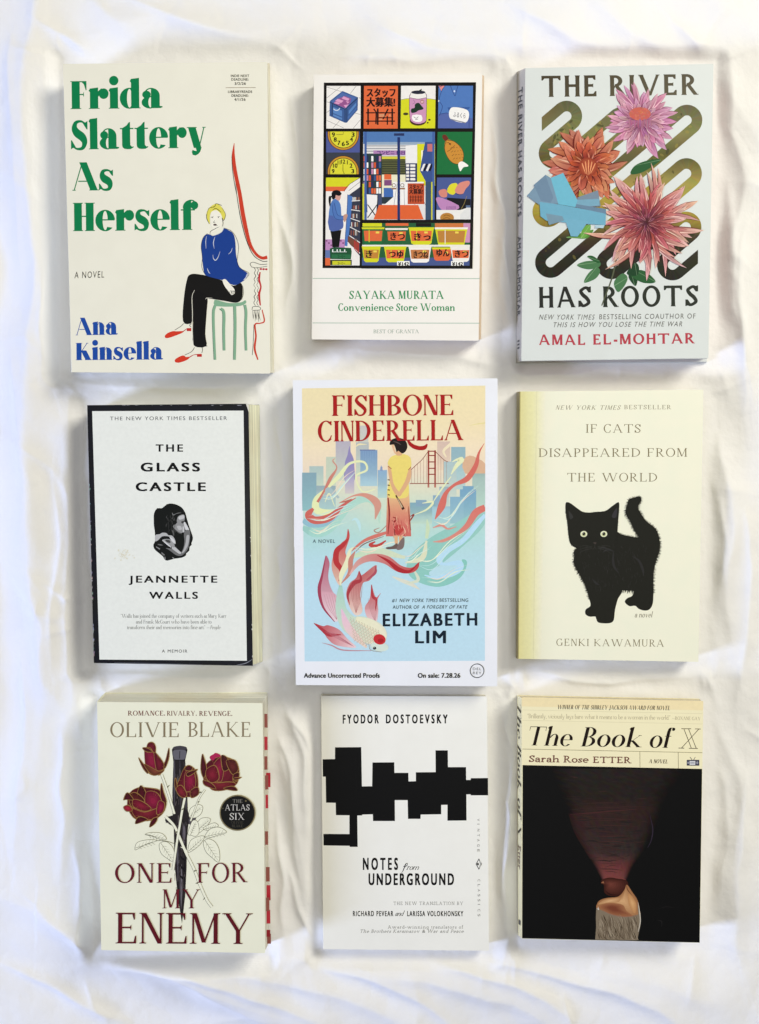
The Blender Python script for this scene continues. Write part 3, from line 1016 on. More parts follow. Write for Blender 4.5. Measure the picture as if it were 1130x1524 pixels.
BLACKI = (20, 20, 20)
SANS = (0.0, 1.0, 0.0)
SANS_B = (0.022, 1.05, 0.0)
SANS_W = (0.0, 1.3, 0.0)
FAT = Face(T=.295, t=.042, s=.045, st=.028, br=.0, xh=.73, asc=1.06, sp=.02, bk=.22)
ROMAN = Face(T=.125, t=.045, s=.075, st=.034, br=.05, xh=.60, sp=.055)
ROMAN_B = Face(T=.18, t=.075, s=.08, st=.04, br=.05, xh=.60, sp=.06)
ROMAN_I = Face(T=.12, t=.045, s=.05, st=.034, br=.03, xh=.60, sp=.10, slant=.24)
LIGHT = Face(T=.10, t=.045, s=.085, st=.03, br=.05, xh=.6, sp=.16)
TRAJ = Face(T=.125, t=.05, s=.075, st=.024, br=.05, sp=.10)
FLARE = Face(T=.19, t=.055, s=.06, st=.028, br=.10, sp=.05)
DIDONE_I = Face(T=.165, t=.03, s=.06, st=.024, br=.0, xh=.62, asc=1.02, sp=.07, slant=.22)
SLAB = Face(T=.15, t=.125, s=.09, st=.11, br=.0, xh=.64, sp=.07)
MONO = Face(T=.085, t=.08, s=.11, st=.07, br=.0, xh=.62, sp=.20)
MONO_I = Face(T=.09, t=.08, s=.10, st=.07, br=.0, xh=.62, sp=.17, slant=.25)
SCRIPT = Face(T=.13, t=.03, s=.0, st=.0, br=.0, xh=.5, sp=-.01, slant=.55)

# ---------- cream paperback, big green fat-face title, sketched woman on a stool
def book_green_title():
    B = Book('frida', 'paperback_book', 'cream paperback with giant green title and sketched woman in blue on a stool', .027,
             (229, 226, 206), (244, 240, 220), base=[None, (403, 93.5), (409.5, 555.5), (107.6, 553.6)])
    p = B.pr
    G = (20, 128, 76)
    p.frame()
    p.text('Frida', 105.3, 242.2, 162.4, 41.5, FAT, G, 160.8)
    p.text('Slattery', 106, 306.7, 222.6, 42.5, FAT, G, 219.8)
    p.text('As', 108, 168.6, 283.8, 42, FAT, G, 283)
    p.text('Herself', 109, 295.7, 344, 42, FAT, G, 342)
    B.add('title')
    N = (36, 78, 160)
    p.text('Ana', 113, 175.5, 499, 26, FAT, N, 498)
    p.text('Kinsella', 113, 243, 536, 25.5, FAT, N, 535)
    B.add('author_name')
    p.text('A NOVEL', 111, 155, 414.2, 9.5, (0.0, 1.25, 0.1), (60, 58, 50), 413)
    B.add('subtitle')
    D = (50, 46, 36)
    p.text('INDIE NEXT', 343.8, 371, 114.6, 3.6, (0.02, 1.1, 0), D)
    p.text('DEADLINE:', 344.5, 370, 120, 3.6, (0.02, 1.1, 0), D)
    p.text('3/2/26', 349.5, 366, 126.2, 3.8, (0.02, 1.1, 0), D)
    p.stroke([(336, 130.5), (380.6, 130.3)], .7, (150, 130, 100))
    p.text('LIBRARYREADS', 339.6, 375.3, 138.3, 3.6, (0.02, 1.1, 0), D)
    p.text('DEADLINE:', 344.9, 370, 144, 3.6, (0.02, 1.1, 0), D)
    p.text('4/1/26', 349, 365.5, 149.9, 3.8, (0.02, 1.1, 0), D)
    B.add('deadline_note')
    # picture, in the coordinates of an enlarged view
    p.frame(230, 280, .18375)
    K = (30, 28, 28); RED = (206, 68, 48); SG = (134, 176, 142); SKIN = (232, 228, 210); BL = (34, 66, 140)
    # looking-glass / armchair edge in red
    p.stroke([(655, -80), (668, 60), (700, 250), (745, 420), (800, 540), (870, 590), (915, 592)], [2, 5, 6, 6, 5, 5], K)
    p.stroke([(645, -360), (628, -250), (640, -90), (672, 80)], [2, 5, 5, 4], K)
    p.stroke([(646, -365), (640, -270), (655, -130), (690, 40), (722, 240), (770, 440), (820, 530), (870, 565), (914, 560)], [4, 22, 30, 30, 34, 26, 22, 24, 28], RED)
    # the rest of the ornate chair
    for x in (812, 836):
        p.stroke([(x + (9 if i % 2 else -7) * (1 - .3 * (i % 3)), 640 + i * 24) for i in range(14)], [3, 5, 2, 5, 3], K)
    p.stroke([(790, 640), (775, 615), (800, 600), (860, 618), (914, 615)], 4, K)
    p.stroke([(790, 640), (830, 645), (914, 632)], 3.5, K)
    for i in range(3): p.ell(862 + i * 22, 655 + i * 1, 10, 8, (190, 40, 60))
    p.stroke([(856, 680), (848, 740), (862, 800), (848, 860), (858, 950)], [10, 16, 12, 18, 10], (196, 50, 56))
    p.stroke([(790, 985), (800, 960), (850, 962), (856, 985), (795, 990)], 4, K)
    for i in range(5): p.stroke([(796 + i * 13, 990), (800 + i * 12 + (i % 2) * 5, 1036), (802 + i * 14, 1062 + (i * 17) % 29)], [2, 5, 1], K)
    p.stroke([(872, 985), (890, 1075), (855, 1095), (815, 1105), (822, 1200), (812, 1300), (838, 1390)], [7, 11, 9, 12, 14, 16, 10], RED)
    p.stroke([(806, 1105), (800, 1250), (793, 1352)], 4, K)
    # stool
    for pts, w_ in (([(492, 950), (478, 1010), (482, 1180), (492, 1390)], 22), ([(535, 975), (562, 1010), (562, 1160), (566, 1315)], 24), ([(650, 955), (654, 1120), (650, 1390)], 24), ([(732, 945), (742, 1010), (738, 1150), (744, 1315)], 22)):
        p.stroke(pts, [w_, w_, w_ * .9, w_ * .8], SG)
        p.stroke([(a - w_ * .5, b) for a, b in pts], 3, (70, 100, 80))
    p.poly([(484, 915), (500, 905), (600, 930), (700, 925), (735, 908), (742, 930), (700, 952), (600, 960), (500, 955), (482, 940)], SG, 4)
    # legs
    p.poly([(265, 735), (290, 700), (340, 695), (450, 715), (560, 752), (640, 790), (700, 768), (716, 830), (705, 900), (660, 928), (560, 912), (450, 896), (415, 900), (400, 1000), (330, 860), (308, 900), (305, 1000), (300, 1090), (232, 1078), (240, 880)], (29, 28, 27), 4)
    p.poly([(318, 830), (308, 900), (312, 1100), (318, 1270), (420, 1280), (412, 1180), (424, 1000), (430, 890), (400, 850)], (27, 26, 26), 3)
    p.stroke([(326, 825), (305, 880), (308, 1010), (308, 1140), (315, 1260)], [3, 5, 6, 4, 2], (206, 202, 184))
    p.stroke([(415, 900), (424, 890), (470, 890)], [3, 5, 2], (206, 202, 184))
    p.stroke([(232, 1070), (250, 1092), (300, 1095)], 5, K); p.stroke([(318, 1270), (350, 1285), (428, 1278)], 5, K)
    p.stroke([(715, 790), (722, 850), (706, 905)], 3, K)
    # feet and shoes
    p.stroke([(238, 1095), (215, 1118), (165, 1150)], 4, K); p.stroke([(300, 1100), (285, 1110), (296, 1125)], 4, K)
    p.stroke([(325, 1290), (300, 1325), (245, 1352)], 4, K); p.stroke([(385, 1290), (390, 1310), (384, 1335)], 4, K)
    p.poly([(85, 1195), (110, 1172), (150, 1158), (180, 1160), (232, 1158), (225, 1172), (170, 1195), (115, 1213), (90, 1212)], (214, 62, 42), 4)
    p.poly([(165, 1392), (195, 1368), (235, 1355), (255, 1368), (284, 1366), (270, 1388), (215, 1410), (175, 1412)], (214, 62, 42), 4)
    p.stroke([(228, 1165), (262, 1140), (296, 1136)], [8, 5, 8], (190, 50, 45)); p.rect(262, 1134, 298, 1158, (190, 50, 45))
    p.stroke([(280, 1372), (320, 1350), (380, 1346)], [8, 5, 8], (190, 50, 45)); p.rect(345, 1344, 384, 1366, (190, 50, 45))
    # jersey
    p.poly([(430, 372), (480, 384), (545, 352), (560, 325), (600, 340), (640, 372), (656, 440), (662, 540), (690, 640), (755, 690), (740, 735), (700, 765), (640, 785), (560, 745), (540, 742), (440, 716), (405, 690), (390, 600), (380, 470), (395, 405)], BL, 4)
    for pts, w_ in (([(422, 388), (416, 430), (418, 490)], [2, 5, 2]), ([(490, 396), (478, 440), (484, 490)], [3, 6, 2]), ([(474, 540), (478, 570), (495, 584), (515, 560), (532, 512)], [2, 5, 7, 5, 2]), ([(632, 485), (620, 515), (600, 535)], [2, 5, 2]), ([(428, 650), (440, 680), (452, 694)], [3, 6, 2]), ([(752, 694), (745, 722), (722, 745)], [6, 12, 4]), ([(655, 385), (680, 470), (672, 560)], [2, 4, 2])):
        p.stroke(pts, w_, (196, 200, 205))
    p.stroke([(560, 322), (620, 345), (662, 400), (682, 480), (670, 600), (700, 650), (765, 690), (740, 735)], 3, K)
    p.stroke([(430, 366), (395, 400), (378, 470), (388, 560), (384, 640), (410, 700)], 3, K)
    # hand
    p.poly([(552, 748), (575, 738), (610, 775), (645, 815), (650, 850), (625, 865), (600, 835), (570, 795)], SKIN, 4)
    for i in range(4): p.stroke([(610 + i * 12, 850 - i * 2), (614 + i * 12, 832), (626 + i * 9, 838), (622 + i * 9, 860)], 3, K)
    # head
    p.poly([(455, 210), (480, 180), (530, 180), (550, 240), (545, 300), (520, 330), (450, 372), (470, 330), (455, 285)], SKIN, 4)
    p.poly([(420, 215), (440, 165), (490, 128), (530, 140), (560, 175), (575, 215), (562, 255), (548, 235), (535, 205), (500, 178), (460, 195), (448, 235), (448, 290), (428, 260)], (226, 216, 92), 4)
    for pts in ([(424, 225), (440, 165), (486, 150), (500, 126), (545, 140)], [(445, 290), (425, 250), (422, 210)], [(548, 160), (576, 215), (560, 262), (548, 240), (556, 280), (552, 310)], [(455, 235), (480, 232)], [(508, 232), (530, 230)], [(488, 262), (480, 278), (494, 282)], [(474, 298), (492, 292), (510, 305)], [(526, 312), (490, 330), (455, 350), (450, 370)], [(470, 178), (500, 165), (540, 195)]):
        p.stroke(pts, [2, 5, 3], K)
    p.ell(491, 297, 14, 7, (70, 40, 44)); p.ell(519, 236, 5, 3, K); p.ell(468, 238, 5, 3, K)
    p.stroke([(452, 372), (478, 384), (540, 358), (562, 322)], 4, (205, 205, 195))
    B.add('cover_picture')
    return B
book_green_title()

# ---------- small paperback with a comic-panel picture of a corner shop
def book_panels():
    B = Book('shop', 'paperback_book', 'off-white paperback with a black-framed grid of colourful shop pictures and green lettering', .017,
             (233, 229, 219), (228, 205, 180), base=[None, (722, 112), (717.5, 506), (465.5, 504.6)])
    p = B.pr.frame()
    GR = (44, 140, 82)
    p.text('SAYAKA MURATA', 520, 661, 444.9, 12.2, ROMAN_B, GR)
    B.add('author_name')
    p.text('Convenience Store Woman', 503.6, 677.4, 462.6, 11, ROMAN_B, GR)
    B.add('title')
    p.text('BEST OF GRANTA', 556, 623.8, 496, 5.6, ROMAN, (140, 160, 140))
    for y in (414.3, 480.6): p.stroke([(465.5, y), (714, y + .4)], .9, (150, 184, 160))
    B.add('series_line')
    # frame
    p.poly([(482.2, 123), (708.7, 122.4), (703.3, 400), (480.2, 399)], (28, 26, 24))
    OR = (226, 108, 64); YE = (216, 216, 44); BU = (84, 124, 178); DB = (48, 58, 96); GN = (34, 112, 62); PI = (206, 150, 184); WH = (228, 224, 216); MB = (70, 88, 142)
    K = (30, 26, 28)
    # --- panel: crate
    p.frame(475, 115, .11062)
    p.poly([(102, 116), (560, 116), (560, 690), (98, 690)], WH)
    for a, b in (((102, 130), (320, 200)), ((300, 120), (102, 280)), ((500, 118), (420, 220)), ((102, 330), (160, 345)), ((470, 480), (558, 500)), ((102, 580), (330, 680)), ((300, 560), (190, 680)), ((558, 570), (460, 688)), ((540, 270), (558, 292)), ((150, 440), (102, 475))):
        p.stroke([a, b], 4, (80, 76, 76))
    p.poly([(315, 185), (525, 270), (520, 440), (375, 610), (350, 612), (140, 520), (145, 320)], (64, 94, 146))
    p.poly([(312, 205), (500, 275), (350, 425), (165, 330)], (84, 110, 168))
    p.poly([(350, 252), (432, 285), (420, 345), (350, 415), (195, 350), (250, 290)], (150, 88, 140))
    for pts in ([(250, 290), (330, 315), (300, 345), (215, 320)], [(330, 255), (410, 290), (390, 318), (305, 285)], [(200, 345), (260, 365), (290, 345), (235, 330)], [(330, 375), (400, 365), (360, 412)], [(360, 320), (410, 330), (385, 352)]):
        p.poly(pts, (222, 160, 196))
    p.poly([(190, 400), (310, 450), (310, 530), (190, 480)], (92, 134, 190)); p.poly([(190, 495), (310, 545), (310, 575), (190, 520)], (92, 134, 190))
    p.poly([(400, 450), (500, 340), (500, 380), (400, 500)], (92, 134, 190)); p.poly([(385, 530), (505, 400), (505, 430), (385, 570)], (74, 110, 168))
    p.arc(235, 400, 46, 10, (210, 218, 226), 20, 150, 12)
    for a, b in (((350, 430), (350, 608)), ((145, 335), (350, 430)), ((350, 430), (522, 280)), ((180, 360), (175, 520)), ((375, 420), (375, 600))): p.stroke([a, b], 7, K)
    # --- panel: notice
    p.poly([(605, 116), (1062, 116), (1058, 690), (600, 690)], OR)
    p.text('スタッフ', 645, 1025, 254, 88, (0.045, 1.0, 0), K)
    p.text('大募集!', 640, 1020, 384, 92, (0.045, 1.0, 0), K)
    for x in (660, 790, 985): p.stroke([(x, 420), (x, 640)], 22, K, smooth=0)
    p.stroke([(735, 425), (770, 470), (765, 630)], 18, K, smooth=0)
    for y in (478, 590): p.stroke([(632, y), (1022, y)], 16, K, smooth=0)
    p.stroke([(800, 545), (1000, 545)], 12, K, smooth=0); p.stroke([(930, 425), (860, 560)], 20, K, smooth=0); p.stroke([(918, 520), (920, 640)], 16, K, smooth=0)
    p.rect(810, 495, 880, 530, (214, 150, 110)); p.rect(810, 556, 850, 575, (214, 150, 110)); p.rect(940, 500, 965, 525, (214, 150, 110))
    # --- clocks
    p.rect(96, 730, 548, 1015, (82, 92, 150)); p.rect(96, 1012, 548, 1304, (62, 66, 76))
    def half(cx, cy, r, c, up):
        a0, a1 = (180, 360) if up else (0, 180)
        p.poly([(cx + r * math.cos(math.radians(a0 + (a1 - a0) * i / 30)), cy + r * math.sin(math.radians(a0 + (a1 - a0) * i / 30))) for i in range(31)], c)
    for (cy, up) in ((770, False), (1268, True)):
        for r, c in ((214, (70, 44, 40)), (206, (204, 148, 52)), (184, (70, 44, 40)), (176, (222, 216, 60))):
            half(326, cy, r, c, up)
            if not up: p.rect(326 - r, 730, 326 + r, cy + 1, c)
            else: p.rect(326 - r, cy - 1, 326 + r, 1304, c)
    for s, x, y in (('9', 176, 800), ('8', 200, 866), ('7', 250, 910), ('6', 308, 924), ('5', 364, 912), ('4', 418, 864), ('3', 440, 800)):
        p.text(s, x, x + 36, y, 56, (0.03, 1, 0), K)
    for s, x, x2, y in (('9', 174, 206, 1290), ('10', 190, 246, 1216), ('11', 252, 286, 1172), ('12', 300, 350, 1162), ('1', 378, 384, 1172), ('2', 414, 448, 1216), ('3', 438, 470, 1290)):
        p.text(s, x, x2, y, 54, (0.03, 1, 0), K)
    p.stroke([(232, 770), (326, 768), (326, 735)], 9, (150, 140, 50), smooth=0); p.stroke([(322, 1170), (322, 1260), (340, 1300)], 7, (60, 56, 30), smooth=0)
    # --- panels: can, apron, fish cake
    p.frame(585, 115, .11504)
    p.poly([(106, 110), (552, 110), (546, 660), (98, 660)], WH)
    p.poly([(104, 290), (200, 276), (460, 278), (550, 290), (546, 660), (98, 660)], YE)
    p.stroke([(106, 290), (200, 276), (460, 278), (550, 290)], 4, K)
    p.ell(325, 560, 108, 66, (80, 56, 40))
    p.poly([(235, 215), (420, 215), (436, 270), (432, 500), (420, 575), (325, 605), (235, 570), (218, 500), (212, 280)], PI, 3)
    p.poly([(235, 200), (420, 200), (436, 262), (325, 280), (214, 262)], WH)
    p.ell(328, 194, 92, 24, (44, 46, 58)); p.poly([(330, 175), (370, 148), (374, 165), (350, 185)], (36, 50, 40))
    p.stroke([(214, 262), (325, 282), (436, 262)], 5, K)
    p.stroke([(235, 200), (214, 262), (212, 400), (218, 500), (235, 570), (325, 605), (420, 575), (432, 500), (436, 262), (420, 200)], 5, K)
    p.ell(378, 316, 27, 27, (170, 120, 110)); p.poly([(360, 306), (396, 304), (392, 330), (362, 330)], (214, 170, 176))
    p.poly([(285, 350), (330, 330), (370, 370), (396, 410), (330, 430), (300, 452), (240, 460), (236, 410), (280, 395)], (36, 58, 44), 3)
    p.stroke([(262, 290), (285, 325), (250, 350)], 4, (120, 80, 120))
    p.poly([(252, 490), (366, 490), (378, 560), (330, 580), (258, 560)], (236, 232, 226), 2)
    p.stroke([(268, 510), (300, 530), (330, 510)], 6, K); p.stroke([(290, 548), (325, 540)], 6, K)
    p.ell(166, 474, 34, 18, (70, 66, 40)); p.ell(472, 550, 16, 12, K); p.ell(450, 588, 11, 10, K)
    p.poly([(590, 110), (1036, 110), (1030, 660), (582, 660)], (82, 122, 184))
    p.poly([(584, 480), (690, 462), (800, 500), (1032, 530), (1030, 660), (582, 660)], (86, 104, 164))
    p.poly([(590, 110), (672, 110), (628, 180)], (224, 140, 136))
    for pts in ([(672, 110), (628, 180), (600, 300), (640, 380), (600, 500)], [(745, 110), (775, 190), (805, 240), (820, 180), (840, 112)], [(600, 478), (690, 462), (720, 470)], [(985, 500), (985, 655)], [(590, 130), (640, 110)]):
        p.stroke(pts, 6, (40, 56, 110))
    p.ell(795, 180, 10, 14, (200, 210, 230)); p.ell(592, 306, 8, 14, (200, 210, 230))
    p.poly([(705, 390), (995, 384), (985, 412), (720, 430)], (58, 92, 152))
    p.poly([(760, 392), (970, 432), (944, 584), (742, 535)], (232, 230, 224), 1); p.poly([(742, 535), (944, 584), (940, 596), (748, 550)], (130, 130, 140))
    p.text('ふるくら', 778, 935, 508, 52, (0.01, 1.05, 0), (60, 60, 70), 528)
    p.poly([(578, 706), (1028, 706), (1014, 1256), (566, 1256)], GN)
    p.poly([(650, 745), (690, 750), (720, 810), (680, 830), (640, 780)], (110, 50, 40), 3)
    p.poly([(690, 812), (790, 830), (880, 910), (914, 1000), (900, 1090), (860, 1122), (780, 1110), (710, 1040), (668, 920)], (204, 142, 58), 4)
    p.stroke([(690, 812), (790, 830), (880, 910), (914, 1000), (900, 1090), (860, 1122), (780, 1110), (710, 1040), (668, 920), (690, 812)], 6, (90, 50, 30))
    p.poly([(845, 1120), (895, 1088), (970, 1135), (965, 1155), (912, 1165), (875, 1215), (858, 1190)], (234, 230, 222), 3)
    for i in range(4):
        for j in range(4): p.stroke([(740 + i * 40 + j * 12, 925 + j * 46 - i * 8), (765 + i * 36 + j * 12, 905 + j * 46)], 5, (96, 58, 34))
    p.ell(738, 862, 14, 10, (70, 44, 30)); p.stroke([(690, 850), (720, 845), (750, 880)], 6, (110, 66, 36)); p.stroke([(700, 960), (740, 940), (800, 880)], 6, (110, 66, 36))
    # --- shop doorway
    p.frame(450, 90, .2822)
    p.poly([(322, 376), (700, 376), (694, 840), (318, 840)], (214, 212, 208))
    p.rect(322, 376, 700, 440, BU); p.rect(340, 430, 690, 445, (150, 170, 190))
    for i in range(5): p.rect(340, 448 + i * 14, 640 - i * 14, 453 + i * 14, (150, 152, 156))
    p.rect(375, 474, 545, 500, (176, 132, 178)); p.text('コンビニ 毎日', 395, 540, 495, 16, (0.035, 1, 0), (70, 40, 110))
    p.rect(420, 506, 555, 640, (212, 204, 70)); p.rect(420, 520, 550, 602, (66, 70, 50))
    for i in range(6): p.rect(422, 528 + i * 12, 548, 531 + i * 12, (110, 112, 70))
    p.rect(420, 602, 552, 700, (222, 218, 186)); p.rect(320, 492, 420, 720, (46, 64, 66))
    cs = ((222, 96, 58), (232, 230, 224), (44, 50, 90), (220, 110, 70), (198, 140, 170), (60, 90, 140), (238, 236, 230), (214, 90, 54))
    for r_ in range(6):
        for j in range(7):
            if random.random() < .8: p.rect(324 + j * 13.4, 504 + r_ * 34, 324 + j * 13.4 + 11, 504 + r_ * 34 + 28, cs[(r_ * 3 + j * (2 + r_ % 2)) % 8])
    p.rect(432, 600, 470, 628, OR); p.rect(432, 630, 472, 660, (130, 80, 124)); p.rect(430, 672, 480, 720, (70, 110, 176)); p.rect(414, 720, 480, 756, (48, 60, 66))
    p.poly([(545, 450), (610, 446), (606, 650), (545, 640)], (226, 224, 220))
    p.rect(606, 440, 700, 660, YE); p.rect(628, 474, 694, 530, (236, 232, 206)); p.text('新フ', 636, 668, 500, 20, (0.035, 1, 0), K); p.text('一番', 634, 680, 526, 20, (0.035, 1, 0), K)
    p.rect(545, 542, 606, 640, DB)
    for r_ in range(5): p.rect(548, 548 + r_ * 18, 564, 560 + r_ * 18, WH); p.rect(570, 548 + r_ * 18, 596, 560 + r_ * 18, WH)
    p.poly([(648, 430), (698, 430), (698, 640), (652, 640), (620, 580)], (62, 84, 140)); p.rect(660, 440, 694, 480, (200, 116, 116))
    for i in range(4): p.poly([(624 + i * 14, 580), (640 + i * 14, 545), (650 + i * 14, 545), (634 + i * 14, 585)], K if i % 2 else WH)
    p.poly([(478, 640), (640, 640), (650, 760), (400, 790), (480, 720)], (230, 228, 222))
    for i in range(4): p.stroke([(500 + i * 36, 650), (480 + i * 60, 790)], 2, (120, 120, 130))
    for x in (483, 528): p.arc(x, 658, 9, 3, (120, 90, 60), n=14); p.rect(x - 12, 672, x + 14, 680, (150, 110, 80))
    p.rect(322, 706, 420, 800, (70, 80, 110)); p.poly([(340, 706), (398, 710), (390, 800), (352, 830), (346, 830)], (228, 226, 222))
    p.stroke([(345, 760), (395, 830)], 5, K); p.stroke([(395, 760), (345, 830)], 5, K); p.stroke([(398, 710), (396, 830)], 4, K)
    p.poly([(405, 762), (612, 762), (640, 838), (376, 838)], (224, 102, 56))
    p.rect(556, 648, 644, 758, (190, 82, 50)); p.text('スタッフ', 564, 636, 676, 19, (0.035, 1, 0), K); p.text('大募集!', 564, 636, 702, 20, (0.035, 1, 0), K)
    for i in range(5): p.stroke([(570 + i * 14, 712), (570 + i * 14, 748)], 4, (90, 40, 30))
    for y in (720, 736): p.stroke([(566, y), (636, y)], 3, (90, 40, 30))
    p.rect(502, 405, 516, 840, (40, 54, 104)); p.rect(484, 384, 538, 397, DB); p.rect(328, 376, 340, 840, (70, 100, 160)); p.rect(686, 376, 698, 840, (70, 100, 160)); p.rect(318, 650, 327, 840, (206, 206, 60)); p.rect(680, 650, 687, 840, (206, 206, 60)); p.rect(650, 640, 680, 840, (62, 84, 110))
    # --- clerk at the shelves
    p.frame(475, 255, .11062)
    p.poly([(94, 84), (552, 84), (546, 1266), (84, 1266)], WH)
    p.rect(94, 84, 548, 205, YE); p.rect(92, 205, 400, 268, OR)
    p.poly([(550, 84), (552, 200), (350, 330), (340, 268), (420, 170)], WH); p.stroke([(550, 86), (390, 190), (340, 270)], 6, K); p.stroke([(552, 140), (400, 260)], 5, K)
    p.poly([(552, 210), (552, 1150), (385, 960), (400, 320)], (58, 62, 76))
    p.poly([(385, 310), (450, 340), (420, 700), (380, 1010), (345, 1000), (372, 600)], (80, 122, 186)); p.stroke([(385, 310), (372, 600), (345, 1000)], 6, DB)
    for r_ in range(6):
        y = 330 + r_ * 100
        for j in range(6):
            x = 450 + j * 16 - r_ * 6
            p.poly([(x, y + 20 + r_ * 12), (x + 12, y + 15 + r_ * 12), (x + 12, y + 64 + r_ * 18), (x, y + 64 + r_ * 16)], random.choice([(150, 84, 70), (120, 100, 80), (206, 206, 200), (70, 60, 70), (160, 120, 90)]))
        p.stroke([(440 - r_ * 8, y + 70 + r_ * 16), (550, y + 62 + r_ * 42)], 11, (222, 220, 216), smooth=0)
    p.poly([(388, 870), (540, 960), (540, 1090), (385, 950)], (120, 76, 60)); 
    for j in range(4): p.rect(470 + j * 18, 930 + j * 10, 482 + j * 18, 1060 + j * 14, (180, 60, 56))
    p.stroke([(385, 955), (545, 1145)], 14, (226, 222, 218), smooth=0)
    p.rect(86, 915, 345, 1060, (192, 140, 186))
    for i in range(8): p.rect(90 + i * 32, 925 + (i % 3) * 30, 112 + i * 32, 945 + (i % 3) * 30, (130, 80, 120))
    p.rect(86, 1060, 160, 1165, (100, 120, 170)); p.rect(84, 1165, 150, 1266, OR)
    p.poly([(150, 790), (300, 790), (285, 900), (268, 1020), (178, 1020), (172, 900)], (26, 24, 26))
    p.poly([(180, 390), (240, 375), (290, 450), (300, 580), (320, 650), (322, 760), (230, 800), (138, 785), (130, 600), (145, 480)], (86, 126, 186), 3)
    p.poly([(132, 590), (300, 640), (322, 660), (322, 760), (230, 800), (138, 785)], (84, 104, 164), 2)
    p.poly([(175, 430), (215, 420), (250, 590), (335, 600), (335, 655), (215, 640), (185, 560)], (82, 118, 180), 3); p.stroke([(205, 430), (250, 585), (332, 600)], 5, (40, 60, 110)); p.stroke([(175, 450), (190, 570), (230, 640), (330, 656)], 5, (40, 60, 110))
    p.poly([(330, 590), (372, 575), (385, 600), (350, 680), (330, 660)], (196, 150, 130), 2)
    p.poly([(210, 330), (285, 310), (292, 350), (270, 395), (225, 370)], (214, 160, 146), 3)
    p.poly([(170, 290), (200, 258), (260, 255), (305, 300), (270, 330), (225, 320), (220, 360), (185, 380), (165, 350), (150, 480), (128, 400), (135, 335), (168, 330)], (26, 24, 28), 3)
    p.poly([(145, 1040), (200, 1020), (430, 1030), (440, 1080), (430, 1185), (150, 1180)], (36, 84, 54)); p.rect(170, 1118, 425, 1170, (46, 110, 70))
    p.text('L.I.L.I.', 180, 370, 1086, 36, (0.035, 1, 0), (226, 232, 226)); p.text('コーヒー', 250, 350, 1160, 28, (0.035, 1, 0), (30, 60, 40))
    p.rect(150, 1190, 440, 1262, (56, 66, 40)); p.rect(180, 1206, 425, 1258, (206, 206, 50)); p.text('コーヒー', 250, 350, 1252, 28, (0.035, 1, 0), (60, 60, 30))
    # --- hands and basket
    p.frame(585, 255, .11504)
    p.poly([(570, 80), (1012, 80), (1006, 630), (562, 630)], (76, 92, 146))
    p.poly([(700, 340), (1006, 360), (1006, 500), (700, 500)], (30, 30, 34))
    p.poly([(590, 260), (640, 232), (695, 240), (698, 330), (620, 330)], (214, 136, 120), 2)
    p.poly([(700, 265), (730, 180), (790, 152), (835, 165), (820, 260), (775, 305)], (222, 214, 56), 2)
    p.poly([(800, 250), (850, 160), (920, 130), (985, 125), (990, 170), (940, 230), (905, 290), (840, 290)], (218, 140, 124), 3); p.stroke([(800, 285), (850, 300), (905, 292)], 4, K)
    p.poly([(562, 340), (640, 345), (850, 440), (820, 500), (650, 520), (570, 400)], (190, 136, 184), 2)
    for i in range(8): p.stroke([(700 + i * 16, 450), (690 + i * 16, 500)], 5, (110, 70, 120))
    p.poly([(562, 500), (870, 500), (1000, 460), (1004, 628), (562, 628)], (224, 222, 214)); p.ell(700, 600, 90, 64, (186, 130, 60)); p.stroke([(655, 580), (690, 565), (740, 580)], 6, (110, 70, 30)); p.stroke([(650, 610), (700, 600), (740, 615)], 6, (110, 70, 30))
    p.poly([(870, 560), (950, 470), (1004, 470), (1004, 628), (866, 628)], (214, 214, 210)); p.rect(945, 440, 1000, 470, (90, 110, 140)); p.stroke([(955, 320), (920, 420), (880, 490)], 6, (150, 130, 70))
    # --- noodle cups
    p.frame(450, 90, .2822)
    p.poly([(700, 838), (900, 838), (900, 858), (700, 858)], (28, 26, 24))
    p.poly([(318, 858), (890, 856), (884, 1082), (314, 1082)], (44, 96, 60))
    p.rect(315, 1040, 884, 1082, (74, 90, 140)); p.rect(318, 858, 420, 876, YE); p.rect(440, 858, 560, 872, OR); p.rect(700, 858, 850, 880, (206, 120, 66)); p.rect(850, 858, 888, 960, PI); p.rect(600, 858, 680, 876, (30, 30, 30))
    def cup(x0, x1, y0, y1, body, panel, s=None, rim=YE, gap=True):
        dx = (x1 - x0) * .1
        p.poly([(x0, y0), (x1, y0), (x1 - dx, y1 - 8), (x1 - dx * 2, y1), (x0 + dx * 2, y1), (x0 + dx, y1 - 8)], body)
        p.poly([(x0 + dx * .6 + 2, y0 + 14), (x1 - dx * .6 - 2, y0 + 14), (x1 - dx - 2, y1 - 20), (x0 + dx + 2, y1 - 20)], panel)
        p.poly([(x0 - 2, y0 - 4), (x1 + 2, y0 - 4), (x1, y0 + 6), (x0, y0 + 6)], rim)
        if gap: p.rect(x0 + (x1 - x0) * .3, y0 + 10, x0 + (x1 - x0) * .3 + 4, y1 - 14, rim)
        p.rect(x0 + (x1 - x0) * .62, y0 + 18, x0 + (x1 - x0) * .62 + 18, y0 + 28, (240, 214, 90))
        if s: p.text(s, x0 + (x1 - x0) * .22, x1 - (x1 - x0) * (.14 if len(s) > 1 else .46), y1 - 26, 30, (0.035, 1, 0), K)
    cup(316, 432, 884, 972, GN, OR); cup(440, 556, 888, 970, (40, 100, 60), OR, 'きつ', (226, 222, 210), False); cup(562, 694, 884, 972, YE, OR, 'きっ'); cup(700, 872, 884, 980, YE, (190, 132, 62), None, (230, 226, 214))
    p.rect(316, 972, 884, 982, (226, 222, 210))
